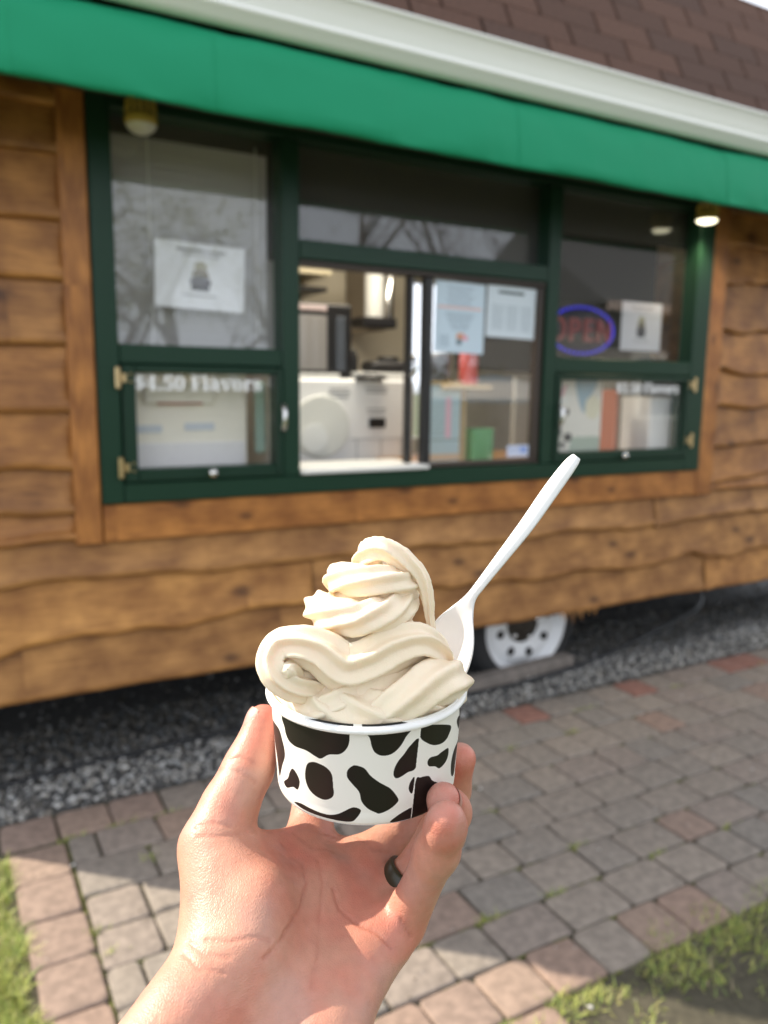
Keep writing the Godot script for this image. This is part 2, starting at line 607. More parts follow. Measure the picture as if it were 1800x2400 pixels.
func grass() -> void:
	var nz := FastNoiseLite.new(); nz.seed = 4; nz.frequency = 2.2
	blades("grass", "sunlit lawn grass at the left edge of the path", func(_i: int) -> Vector3:
		for t in 20:
			var p := V(rng.randf_range(-0.12, 0.14), -0.02, rng.randf_range(0.42, 1.6))
			if p.x < 0.082 + 0.035 * (p.z - 0.385) + 0.014 * sin(p.z * 16.0) and (nz.get_noise_2d(p.x * 2, p.z * 2) > -0.25 or rng.randf() < 0.2): return p
		return V(-0.2, -0.03, 1.0), 9000, 0.02, 0.06, 0.0035)
	blades("grass", "patchy grass growing over the front edge of the path at right", func(_i: int) -> Vector3:
		for t in 30:
			var p := V(rng.randf_range(1.08, 2.6), -0.022, rng.randf_range(1.60, 2.35))
			var edge := 1.70 - 0.05 * (p.x - 1.3) + 0.03 * sin(p.x * 14.0) - (0.08 if p.x > 1.62 and p.x < 1.9 else 0.0)
			if p.z > edge and p.x + p.z * 0.15 > 1.36 + 0.05 * sin(p.z * 20.0) and not (p.x > 1.42 and p.x < 1.75 and p.z > 1.86 + (p.x - 1.5) * 0.3) and (nz.get_noise_2d(p.x * 2.2, p.z * 2.2) > -0.05 or rng.randf() < 0.10): return p
		return V(1.9, -0.03, 1.8), 10000, 0.015, 0.05, 0.0035)
	blades("grass", "lawn stretching away to the left of the path and trailer", func(_i: int) -> Vector3:
		var q := V(-0.12 - 3.4 * pow(rng.randf(), 1.4), -0.03, rng.randf_range(0.2, 3.2))
		if rng.randf() < 0.35: q = V(rng.randf_range(-4.0, -1.12), -0.03, rng.randf_range(-3.5, 0.3))
		return q, 14000, 0.03, 0.07, 0.007)
	var tufts := [V(0.29, 0, 0.375), V(0.45, 0, 0.372), V(0.62, 0, 0.372), V(0.50, 0, 0.36), V(0.485, 0, 0.60), V(0.50, 0, 0.625), V(0.282, 0, 0.89), V(0.29, 0, 1.0), V(1.06, 0, 1.69), V(1.09, 0, 1.70), V(1.27, 0, 1.37), V(1.30, 0, 1.36), V(1.52, 0, 1.37), V(2.0, 0, 0.53), V(2.36, 0, 0.53), V(3.2, 0, 0.37), V(2.62, 0, 0.37), V(1.75, 0, 1.21), V(1.95, 0, 1.37), V(2.3, 0, 1.37), V(2.55, 0, 0.37), V(1.62, 0, 0.9), V(3.9, 0, 0.36)]
	blades("joint_grass", "small tufts of grass and moss sprouting in the joints between pavers", func(i: int) -> Vector3:
		var t: Vector3 = tufts[i % tufts.size()]
		return t + V(rng.randfn(0, 0.022), -0.018, rng.randfn(0, 0.006)), 2300, 0.012, 0.034, 0.003)
	# grit, leaf bits and small pale stones dropped on the paving
	var gm := MultiMesh.new()
	gm.transform_format = MultiMesh.TRANSFORM_3D
	gm.use_colors = true
	gm.mesh = stone_mesh()
	gm.instance_count = 420
	for i in 420:
		var q := V(rng.randf_range(0.1, 4.2), 0.002, rng.randf_range(0.2, 1.8))
		var sz := rng.randf_range(0.0012, 0.0035)
		if i < 22: sz = rng.randf_range(0.004, 0.008)
		gm.set_instance_transform(i, Transform3D(Basis.from_euler(V(rng.randf() * TAU, rng.randf() * TAU, 0)).scaled(V(sz * 1.6, sz * 0.6, sz)), q))
		gm.set_instance_color(i, Color(0.50, 0.48, 0.45) if i < 22 or rng.randf() < 0.3 else Color(0.12, 0.09, 0.055))
	var gi := MultiMeshInstance3D.new()
	gi.name = "grit"
	gi.multimesh = gm
	gi.material_override = M.gravel
	add_child(gi, true)
	tag(gi, "scattered grit and small pale stones lying on the pavers", "grit", "", "stuff")
	# moss cushions in the joints
	var moss := begin()
	var rows := [0.366, 0.534, 0.722, 0.893, 1.058, 1.21, 1.366, 1.525, 1.69]
	for i in 240:
		var p := V(rng.randf_range(0.28, 4.2), -0.010, rows[rng.randi() % 9])
		if i < 40: p = V(0.275, -0.010, rng.randf_range(0.4, 1.7))
		var L := rng.randf_range(0.02, 0.07)
		bx(moss, p, V(L if i >= 40 else 0.008, 0.008, 0.008 if i >= 40 else L), 0.003)
	tag(put("moss", done(moss), mat(0.12, 0.125, 0.03, 1.0)), "thin lines of yellow green moss in the paver joints", "moss", "", "stuff")

# ---------------------------------------------------------------- the trailer
func plank_mesh(L: float, h: float, wav: float, seed_: int, curve := 0.0) -> ArrayMesh:
	# live-edge board: lower edge wanders, upper part slips behind the board above
	var st := begin(true)
	var nz := FastNoiseLite.new(); nz.seed = seed_; nz.frequency = 0.9; nz.fractal_octaves = 3
	var n := maxi(6, int(L / 0.035))
	var rows := []
	var uo := Vector2(fposmod(seed_ * 0.37, 1.0), fposmod(seed_ * 0.23, 1.0))
	for i in n + 1:
		var x := L * i / n
		var v := nz.get_noise_2d(x * 1.4, seed_)
		var w := wav * (v + 0.8 * maxf(0.0, nz.get_noise_2d(x * 1.3 + 50, seed_)) ** 1.0) + curve * (x / L - 0.5)
		var bulge := 0.004 * nz.get_noise_2d(x * 3.0, 40.0)
		rows.append([V(x, h + 0.035, -0.034), V(x, h * 0.66, -0.022 + bulge), V(x, h * 0.3 + w * 0.5, -0.012 + bulge), V(x, 0.026 + w, -0.004), V(x, 0.009 + w, -0.002), V(x, w, -0.010), V(x, w + 0.002, -0.034)])
	for i in n:
		var a: Array = rows[i]
		var b: Array = rows[i + 1]
		for j in a.size() - 1:
			var f := func(p: Vector3) -> Vector2: return Vector2(p.x, -p.y) + uo
			quad(st, a[j + 1], b[j + 1], b[j], a[j], f.call(a[j + 1]), f.call(b[j + 1]), f.call(b[j]), f.call(a[j]))
	for e in [0, n]:
		var a: Array = rows[e]
		for j in range(1, a.size() - 1):
			if e == 0: tri(st, a[0], a[j], a[j + 1])
			else: tri(st, a[0], a[j + 1], a[j])
	return done(st)

func trim_mesh(s: Vector3, seed_: int) -> ArrayMesh:
	# upright or level board with grain along its length
	var st := begin()
	var vertical := s.y > s.x
	var h := s / 2
	var o := Vector2(fposmod(seed_ * 0.31, 1.0), fposmod(seed_ * 0.17, 1.0))
	var b := 0.005
	var f := func(p: Vector3) -> Vector2: return (Vector2(p.y, p.x + p.z) if vertical else Vector2(p.x, p.y + p.z)) + o
	var Q := func(p: Vector3, q: Vector3, r: Vector3, t: Vector3) -> void: quad(st, p, q, r, t, f.call(p), f.call(q), f.call(r), f.call(t))
	var fx := h.x - b
	var fy := h.y - b
	Q.call(V(-fx, -fy, h.z), V(fx, -fy, h.z), V(fx, fy, h.z), V(-fx, fy, h.z))
	Q.call(V(fx, -fy, h.z), V(h.x, -h.y, h.z - b), V(h.x, h.y, h.z - b), V(fx, fy, h.z))
	Q.call(V(-h.x, -h.y, h.z - b), V(-fx, -fy, h.z), V(-fx, fy, h.z), V(-h.x, h.y, h.z - b))
	Q.call(V(-h.x, -h.y, h.z - b), V(h.x, -h.y, h.z - b), V(fx, -fy, h.z), V(-fx, -fy, h.z))
	Q.call(V(-fx, fy, h.z), V(fx, fy, h.z), V(h.x, h.y, h.z - b), V(-h.x, h.y, h.z - b))
	Q.call(V(h.x, -h.y, h.z - b), V(h.x, -h.y, -h.z), V(h.x, h.y, -h.z), V(h.x, h.y, h.z - b))
	Q.call(V(-h.x, -h.y, -h.z), V(-h.x, -h.y, h.z - b), V(-h.x, h.y, h.z - b), V(-h.x, h.y, -h.z))
	Q.call(V(-h.x, -h.y, -h.z), V(h.x, -h.y, -h.z), V(h.x, -h.y, h.z - b), V(-h.x, -h.y, h.z - b))
	Q.call(V(-h.x, h.y, h.z - b), V(h.x, h.y, h.z - b), V(h.x, h.y, -h.z), V(-h.x, h.y, -h.z))
	return done(st)

var trailer_root: Node3D
var X0 := -0.295
var X1 := 5.7

func extrude_x(prof: Array, x0: float, x1: float, smooth := true, steps := 1, wob := 0.0, seed_ := 0) -> ArrayMesh:
	# profile of (z, y), listed counter-clockwise as seen from +x
	var st := begin(smooth)
	var nz := FastNoiseLite.new(); nz.seed = seed_; nz.frequency = 1.0
	for i in steps:
		var xa := lerpf(x0, x1, float(i) / steps)
		var xb := lerpf(x0, x1, float(i + 1) / steps)
		for j in prof.size() - 1:
			var p: Vector2 = prof[j]
			var q: Vector2 = prof[j + 1]
			var g := func(x: float, v: Vector2, k: int) -> Vector3:
				var o := wob * nz.get_noise_2d(x * 2.5, k * 0.8) if wob > 0.0 else 0.0
				return V(x, v.y + o * 0.3, v.x + o)
			face(st, g.call(xb, p, j), g.call(xa, p, j), g.call(xa, q, j + 1), g.call(xb, q, j + 1))
	return done(st)

func trailer() -> void:
	var T := base("concession_trailer", V(0, 0, 0))
	trailer_root = T
	tag(T, "wooden sided concession trailer with green window frames, green awning and brown shingle roof", "food trailer")
	# --- siding
	var sd := 100
	var left := [2.43, 2.258, 2.042, 1.847, 1.617, 1.393, 1.19, 1.009, 0.93]
	for i in left.size():
		var top: float = 2.60 if i == 0 else left[i - 1]
		put("siding_board", plank_mesh(0.405 - X0, top - left[i], [0.03, 0.02, 0.012, 0.01, 0.012, 0.012, 0.03, 0.05, 0.02][i], sd + i, 0.02 if i == 7 else 0.0), M.wood[i % 3], T, V(X0, left[i], 0))
	var right := [2.44, 2.266, 2.078, 1.833, 1.612, 1.412, 1.172, 0.982, 0.93]
	for i in right.size():
		var top: float = 2.60 if i == 0 else right[i - 1]
		put("siding_board", plank_mesh(X1 - 3.825, top - right[i], 0.045 if i < 8 else 0.01, sd + 20 + i), M.wood[(i + 1) % 3], T, V(3.825, right[i], 0))
	var low := [0.765, 0.555, 0.345]
	var joints := [[X0, 3.4, X1], [X0, 1.35, 4.6, X1], [X0, 3.85, X1]]
	for i in low.size():
		var top: float = 0.925 if i == 0 else low[i - 1]
		for j in joints[i].size() - 1:
			var xa: float = joints[i][j]
			put("siding_board", plank_mesh(joints[i][j + 1] - xa - 0.003, top - low[i], [0.03, 0.06, 0.012][i], sd + 40 + i * 5 + j), M.low_wood[(i + j * 2) % 3], T, V(xa, low[i], 0.002 * j))
	# splintered end of the lowest board, above the wheel
	var sp := begin()
	for i in 11:
		var x := 2.74 + i * 0.026
		var l := [0.03, 0.055, 0.02, 0.07, 0.04, 0.015, 0.06, 0.035, 0.02, 0.045, 0.02][i] as float
		var lean := [0.012, 0.02, -0.008, 0.015, 0.025, 0.0, -0.01, 0.02, 0.01, 0.015, -0.005][i] as float
		tri(sp, V(x - 0.007, 0.360, -0.003), V(x + lean, 0.348 - l, 0.002), V(x + 0.006, 0.360, -0.002))
		tri(sp, V(x + 0.006, 0.360, -0.002), V(x + lean, 0.348 - l, 0.002), V(x - 0.002, 0.360, -0.014))
	put("splintered_edge", done(sp), M.low_wood[1], T)
	put("trim_board", trim_mesh(V(0.092, 1.70, 0.03), 3), M.trim, T, V(0.450, 1.765, -0.012))
	put("trim_board", trim_mesh(V(0.125, 1.685, 0.03), 8), M.trim, T, V(3.764, 1.7575, -0.012))
	put("trim_board", trim_mesh(V(3.195, 0.14, 0.03), 5), M.trim, T, V(2.099, 0.987, -0.014))
	# --- walls behind the siding
	slab("front_wall", X0, 0.50, 0.34, 2.60, -0.075, -0.036, M.wall_in, T)
	slab("front_wall", 3.70, X1, 0.34, 2.60, -0.075, -0.036, M.wall_in, T)
	slab("front_wall", 0.503, 3.697, 0.34, 1.055, -0.075, -0.036, M.wall_in, T)
	slab("end_wall", X0, X0 + 0.05, 0.34, 2.60, -2.42, -0.078, M.low_wood[0], T)
	slab("end_wall", X1 - 0.05, X1, 0.34, 2.60, -2.42, -0.078, M.low_wood[1], T)
	slab("back_wall", X0, 0.6, 0.34, 2.60, -2.48, -2.423, M.wall_in, T)
	slab("back_wall", 3.6, X1, 0.34, 2.60, -2.48, -2.423, M.wall_in, T)
	slab("back_wall", 0.603, 3.597, 0.34, 1.1, -2.48, -2.423, M.wall_in, T)
	slab("back_wall", 0.603, 3.597, 2.3, 2.60, -2.48, -2.423, M.wall_in, T)
	slab("added_back_pane", 0.603, 3.597, 1.103, 2.297, -2.455, -2.447, M.glass, T, 0.0)  # unseen window, added to bring daylight into the trailer
	slab("floor", X0, X1, 0.350, 0.395, -2.48, -0.078, M.brown, T)
	slab("ceiling", X0, X1, 2.603, 2.64, -2.48, -0.002, M.wall_in, T)
	slab("chassis_beam", X0 + 0.1, X1 - 0.1, 0.25, 0.347, -0.62, -0.52, M.dark_under, T)
	slab("skirt", X0, X1, -0.02, 0.278, -2.47, -2.43, M.dark_under, T)
	slab("skirt", X0, X0 + 0.02, -0.02, 0.278, -2.42, -0.3, M.dark_under, T)
	# --- roof: steep shingled front, flat top
	var rs := begin()
	var P := [V(0, 2.645, 0.30), V(0, 2.745, 0.367), V(0, 3.54, -0.092), V(0, 3.54, -2.35), V(0, 2.80, -2.78), V(0, 2.645, -2.75)]
	var xa := X0 - 0.12
	var xb := X1 + 0.12
	for i in P.size():
		var p: Vector3 = P[i]
		var q: Vector3 = P[(i + 1) % P.size()]
		face(rs, V(xb, p.y, p.z), V(xb, q.y, q.z), V(xa, q.y, q.z), V(xa, p.y, p.z))
	for i in range(1, P.size() - 1):
		tri(rs, V(xb, P[0].y, P[0].z), V(xb, P[i + 1].y, P[i + 1].z), V(xb, P[i].y, P[i].z))
		tri(rs, V(xa, P[0].y, P[0].z), V(xa, P[i].y, P[i].z), V(xa, P[i + 1].y, P[i + 1].z))
	var roof := put("roof", done(rs), mat(0.028, 0.018, 0.014, 0.95), T)
	var up := V(0, 0.866, -0.5)
	var nrm := V(0, 0.5, 0.866)
	var tilt := Basis(V(1, 0, 0), up, nrm) * Basis(V(1, 0, 0), 0.045)
	for c in range(-1, 7):
		var off := [0.0, 0.16, 0.03, 0.2, 0.08, 0.25, 0.12, 0.19][c] as float
		var x := xa + 0.0 + fposmod(2.243 + off - xa, 0.327)
		while x < xb - 0.02:
			var w := minf(0.327, xb - x)
			var o := put("shingle", box_mesh(V(snappedf(w - 0.010, 0.004), 0.1195, 0.012), 0.003), M.shingle[rng.randi() % 4], roof)
			o.transform = Transform3D(tilt, V(x + w / 2, 2.80, 0.335) + up * (-0.012 + c * 0.1275 + 0.064) + nrm * (0.009 + rng.randf_range(0, 0.0015)))
			x += w
	slab("ridge_cap", xa, xb, 3.535, 3.562, -0.16, -0.075, M.shingle[1], roof)
	# --- gutter
	var gp := [Vector2(0.345, 2.630), Vector2(0.400, 2.608), Vector2(0.422, 2.612), Vector2(0.436, 2.628), Vector2(0.452, 2.645), Vector2(0.459, 2.651), Vector2(0.458, 2.659), Vector2(0.446, 2.663), Vector2(0.438, 2.674), Vector2(0.439, 2.695), Vector2(0.447, 2.718), Vector2(0.457, 2.736), Vector2(0.461, 2.748), Vector2(0.471, 2.753), Vector2(0.474, 2.761), Vector2(0.466, 2.767), Vector2(0.452, 2.762), Vector2(0.448, 2.745), Vector2(0.435, 2.645), Vector2(0.360, 2.640), Vector2(0.345, 2.760), Vector2(0.340, 2.760), Vector2(0.345, 2.630)]
	put("gutter", extrude_x(gp, xa, xb), M.gutter, T)
	slab("fascia_board", xa, xb, 2.645, 2.75, 0.30, 0.338, M.brown, T)
	# --- awning: fabric panels between seams, and its lining
	var seams := [-0.42, 0.22, 0.815, 1.41, 2.0, 2.60, 3.20, 3.79, 4.38, 4.97, 5.56, 6.0]
	var aw := base("awning", Vector3.ZERO, T)
	for i in seams.size() - 1:
		var dz := 0.002 if i % 2 == 0 else 0.0
		var pr := [Vector2(0.34, 2.602), Vector2(0.385 + dz, 2.596), Vector2(0.412 + dz, 2.583), Vector2(0.430 + dz, 2.555), Vector2(0.442 + dz, 2.51), Vector2(0.452 + dz, 2.45), Vector2(0.459 + dz, 2.39), Vector2(0.459 + dz, 2.352), Vector2(0.453 + dz, 2.338), Vector2(0.444 + dz, 2.340), Vector2(0.430, 2.352)]
		pr.reverse()
		put("awning_panel", extrude_x(pr, seams[i], seams[i + 1] + 0.012, true, 26, 0.013, 60), M.awning, aw)
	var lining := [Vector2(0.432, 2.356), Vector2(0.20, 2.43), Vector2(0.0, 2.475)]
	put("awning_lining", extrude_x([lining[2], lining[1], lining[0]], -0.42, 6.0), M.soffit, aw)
	slab("awning_end", -0.424, -0.42, 2.36, 2.60, 0.0, 0.43, M.awning, aw)
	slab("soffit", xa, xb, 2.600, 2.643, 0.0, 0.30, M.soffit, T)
	# --- green window frame
	var F := func(called: String, x0: float, x1: float, y0: float, y1: float, z1 := 0.012) -> MeshInstance3D: return slab(called, x0, x1, y0, y1, -0.085, z1, M.green, T)
	F.call("stile", 0.501, 0.577, 1.06, 2.598)
	F.call("stile", 1.207, 1.281, 1.137, 2.438)
	F.call("stile", 2.555, 2.625, 1.137, 2.438)
	F.call("stile", 3.578, 3.697, 1.06, 2.598)
	F.call("rail", 0.579, 3.576, 1.06, 1.135)
	F.call("rail", 0.579, 3.576, 2.44, 2.598)
	F.call("rail", 0.579, 1.205, 1.572, 1.641, 0.010)
	F.call("rail", 1.283, 2.553, 1.997, 2.071, 0.010)
	F.call("rail", 2.627, 3.576, 1.578, 1.652, 0.010)
	var pane := func(called: String, x0: float, x1: float, y0: float, y1: float, z: float, parent: Node) -> MeshInstance3D:
		return slab(called, x0, x1, y0, y1, z - 0.003, z + 0.003, M.glass, parent, 0.0)
	pane.call("window_pane", 0.579, 1.205, 1.643, 2.438, -0.075, T)
	pane.call("window_pane", 1.283, 2.553, 2.073, 2.438, -0.075, T)
	pane.call("window_pane", 2.627, 3.576, 1.654, 2.438, -0.075, T)
	# --- hinged flap windows left and right
	flap(T, 0.583, 1.203, 1.139, 1.568, 0.630, 1.178, 1.186, 1.540, -1)
	flap(T, 2.630, 3.574, 1.139, 1.574, 2.660, 3.545, 1.188, 1.545, 1)
	# --- sliding serving window: left half open
	var sw := base("sliding_window", Vector3.ZERO, T)
	slab("track", 1.283, 2.553, 1.975, 1.995, -0.08, 0.0, M.brown, sw)
	slab("track", 1.90, 2.553, 1.139, 1.160, -0.08, -0.004, M.brown, sw)
	slab("sash_bar", 1.812, 1.832, 1.162, 1.973, -0.07, -0.02, M.black, sw)
	slab("sash_bar", 1.884, 1.925, 1.162, 1.973, -0.055, -0.008, M.black, sw)
	slab("sash_bar", 2.518, 2.552, 1.162, 1.973, -0.055, -0.008, M.brown, sw)
	pane.call("pane", 1.926, 2.517, 1.162, 1.973, -0.035, sw)
	pane.call("pane", 1.833, 1.883, 1.162, 1.973, -0.060, sw)
	handle(sw, V(1.820, 1.592, -0.012), 0.085)
	slab("counter_sill", 1.283, 1.90, 1.139, 1.158, -0.30, 0.03, M.white, T)
	wheel(T, V(2.68, 0.245, -0.30))
	wheel(T, V(2.68, 0.245, -2.25))

func handle(parent: Node, at: Vector3, h: float) -> void:
	var st := begin(true)
	tube(st, [at + V(0, -h / 2, 0), at + V(0, -h * 0.42, 0.02), at + V(0, -h * 0.2, 0.032), at + V(0, h * 0.2, 0.032), at + V(0, h * 0.42, 0.02), at + V(0, h / 2, 0)], [0.011, 0.010, 0.009, 0.009, 0.010, 0.011], 8)
	put("handle", done(st), M.chrome, parent)

func flap(T: Node, x0: float, x1: float, y0: float, y1: float, gx0: float, gx1: float, gy0: float, gy1: float, side: int) -> void:
	var d := base("flap_window", Vector3.ZERO, T)
	slab("frame_side", x0, gx0, y0, y1, -0.05, 0.022, M.green_dark, d)
	slab("frame_side", gx1, x1, y0, y1, -0.05, 0.022, M.green_dark, d)
	slab("frame_side", gx0 + 0.001, gx1 - 0.001, y0, gy0, -0.05, 0.021, M.green_dark, d)
	slab("frame_side", gx0 + 0.001, gx1 - 0.001, gy1, y1, -0.05, 0.021, M.green_dark, d)
	slab("stop", x0 - 0.02, gx0 - 0.006, y0 - 0.02, y1 + 0.02, -0.084, -0.052, M.green_dark, d)
	slab("stop", gx1 + 0.006, x1 + 0.02, y0 - 0.02, y1 + 0.02, -0.084, -0.052, M.green_dark, d)
	slab("stop", gx0 - 0.004, gx1 + 0.004, gy1 + 0.006, y1 + 0.02, -0.083, -0.053, M.green_dark, d)
	slab("stop", gx0 - 0.004, gx1 + 0.004, y0 - 0.02, gy0 - 0.006, -0.083, -0.053, M.green_dark, d)
	slab("pane", gx0 + 0.001, gx1 - 0.001, gy0 + 0.001, gy1 - 0.001, -0.012, -0.008, M.glass, d, 0.0)
	var hx := x0 - 0.016 if side < 0 else x1 + 0.03
	var hm: Material = M.brass
	for y in ([1.52, 1.195] if side < 0 else [1.53, 1.23]):
		var st := begin()
		bx(st, V(hx, y, 0.026), V(0.018, 0.08, 0.014), 0.004)
		bx(st, V(hx - side * 0.022, y, 0.024), V(0.018, 0.034, 0.006), 0.002)
		bx(st, V(hx - side * 0.046, y + 0.014, 0.024), V(0.010, 0.010, 0.008), 0.004)
		bx(st, V(hx - side * 0.046, y - 0.014, 0.024), V(0.010, 0.010, 0.008), 0.004)
		put("hinge", done(st), hm, d)
	handle(d, V(1.198 if side < 0 else 2.642, 1.372, 0.022), 0.10)
	put("knob", lathe_mesh([Vector2(0.0, 0.0), Vector2(0.008, 0.0), Vector2(0.008, 0.012), Vector2(0.017, 0.018), Vector2(0.018, 0.026), Vector2(0.010, 0.033), Vector2(0.0, 0.034)], 14, facing_z()), M.chrome, d, V(0.905 if side < 0 else 3.09, 1.163, 0.021))
	if side < 0:
		put("lettering", text_mesh("$4.50 Flavors", 0.0535, 0.003), M.letters, d, V(0.872, 1.503, 0.004))
	else:
		put("lettering", text_mesh("$3.50 Flavors", 0.050, 0.003), M.letters, d, V(3.268, 1.507, 0.004))

func wheel(T: Node, c: Vector3) -> void:
	var w := base("wheel", c, T)
	w.scale = Vector3.ONE * 1.06
	var xf := facing_z()
	put("tyre", lathe_mesh([Vector2(0.24, -0.10), Vector2(0.31, -0.105), Vector2(0.335, -0.085), Vector2(0.342, -0.02), Vector2(0.342, 0.03), Vector2(0.335, 0.085), Vector2(0.315, 0.103), Vector2(0.27, 0.108), Vector2(0.252, 0.098)], 48, xf), M.tyre, w)
	put("rim", lathe_mesh([Vector2(0.10, 0.070), Vector2(0.155, 0.085), Vector2(0.195, 0.078), Vector2(0.208, 0.045), Vector2(0.225, 0.05), Vector2(0.236, 0.095), Vector2(0.249, 0.108), Vector2(0.256, 0.104), Vector2(0.25, 0.09)], 48, xf), M.rim, w)
	put("hub_cap", lathe_mesh([Vector2(0.0, 0.105), Vector2(0.03, 0.104), Vector2(0.05, 0.095), Vector2(0.058, 0.07), Vector2(0.10, 0.067)], 24, xf), mat(0.05, 0.04, 0.03, 0.7, 0.2), w)
	for i in 5:
		var a := TAU * (i + 0.1) / 5
		put("lug_nut", lathe_mesh([Vector2(0.011, 0.066), Vector2(0.011, 0.088), Vector2(0.0, 0.092)], 6, xf, false), M.chrome, w, V(cos(a) * 0.082, sin(a) * 0.082, 0))
	for i in 8:
		var a := TAU * (i + 0.3) / 8
		put("vent_hole", lathe_mesh([Vector2(0.0, 0.0865), Vector2(0.020, 0.0866), Vector2(0.024, 0.080)], 12, xf, false), M.black, w, V(cos(a) * 0.155, sin(a) * 0.155, 0.002))

# ---------------------------------------------------------------- things on and round the trailer
func sheet(called: String, label: String, cat: String, x0: float, x1: float, y0: float, y1: float, z: float, tex: Texture2D, group := "", tilt := 0.0) -> void:
	var st := begin()
	var w := (x1 - x0) / 2
	var h := (y1 - y0) / 2
	quad(st, V(-w, -h, 0), V(w, -h, 0), V(w, h, 0), V(-w, h, 0), Vector2(0, 1), Vector2(1, 1), Vector2(1, 0), Vector2(0, 0))
	quad(st, V(w, -h, -0.001), V(-w, -h, -0.001), V(-w, h, -0.001), V(w, h, -0.001), Vector2(0.02, 0.02), Vector2(0.03, 0.02), Vector2(0.03, 0.03), Vector2(0.02, 0.03))
	for e in [[V(-w, -h, 0), V(-w, -h, -0.001), V(w, -h, -0.001), V(w, -h, 0)], [V(-w, h, 0), V(w, h, 0), V(w, h, -0.001), V(-w, h, -0.001)]]:
		quad(st, e[0], e[1], e[2], e[3], Vector2(0.02, 0.02), Vector2(0.03, 0.02), Vector2(0.03, 0.03), Vector2(0.02, 0.03))
	var m := mat(1, 1, 1, 0.6, 0, tex)
	m.backlight_enabled = true
	m.backlight = Color(0.3, 0.3, 0.3)
	var o := put(called, done(st), m, null, V((x0 + x1) / 2, (y0 + y1) / 2, z))
	o.rotation.z = tilt
	tag(o, label, cat, group)

func lamp(x: float, lit: bool, label: String) -> void:
	var L := base("flood_lamp", V(x, 2.372, 0.075))
	L.scale = Vector3.ONE * 0.80
	tag(L, label, "lamp", "flood lamps under the awning")
	var yellow := mat(0.50, 0.36, 0.07, 0.5)
	put("socket", lathe_mesh([Vector2(0.022, 0.098), Vector2(0.030, 0.085), Vector2(0.030, 0.11), Vector2(0.0, 0.112)], 16), M.brown, L)
	put("collar", lathe_mesh([Vector2(0.064, 0.0), Vector2(0.068, 0.010), Vector2(0.067, 0.038), Vector2(0.058, 0.044)], 28), yellow, L)
	put("neck", lathe_mesh([Vector2(0.050, 0.03), Vector2(0.046, 0.06), Vector2(0.034, 0.09)], 20), M.dark_under, L)
	for i in 14:
		var a := TAU * i / 14
		var st := begin()
		tube(st, [V(cos(a) * 0.064, 0.040, sin(a) * 0.064), V(cos(a) * 0.063, 0.068, sin(a) * 0.063), V(cos(a) * 0.058, 0.098, sin(a) * 0.058)], [0.004], 5)
		put("fin", done(st), yellow, L)
	for y in [0.058, 0.078, 0.097]:
		put("fin_ring", lathe_mesh([Vector2(0.066 - y * 0.06, y - 0.003), Vector2(0.069 - y * 0.06, y), Vector2(0.066 - y * 0.06, y + 0.003)], 24), yellow, L)
	var lens := mat(0.62, 0.60, 0.55, 0.35)
	if lit:
		lens = mat(0.9, 0.88, 0.8, 0.4)
		lens.emission_enabled = true
		lens.emission = Color(1.0, 0.97, 0.82)
		lens.emission_energy_multiplier = 2.2
	put("lens", lathe_mesh([Vector2(0.0, -0.036), Vector2(0.022, -0.034), Vector2(0.044, -0.025), Vector2(0.058, -0.012), Vector2(0.065, 0.002)] if not lit else [Vector2(0.0, -0.022), Vector2(0.03, -0.021), Vector2(0.055, -0.012), Vector2(0.065, 0.002)], 28), lens, L)
	if lit:
		var s := SpotLight3D.new()
		s.name = "lamp_light"
		s.light_energy = 0.25
		s.light_color = Color(1.0, 0.93, 0.75)
		s.spot_angle = 62
		s.spot_range = 6
		s.spot_attenuation = 2
		s.light_size = 0.05
		s.shadow_enabled = true
		L.add_child(s)
		s.position = V(0, -0.05, 0)
		s.rotation.x = -PI / 2

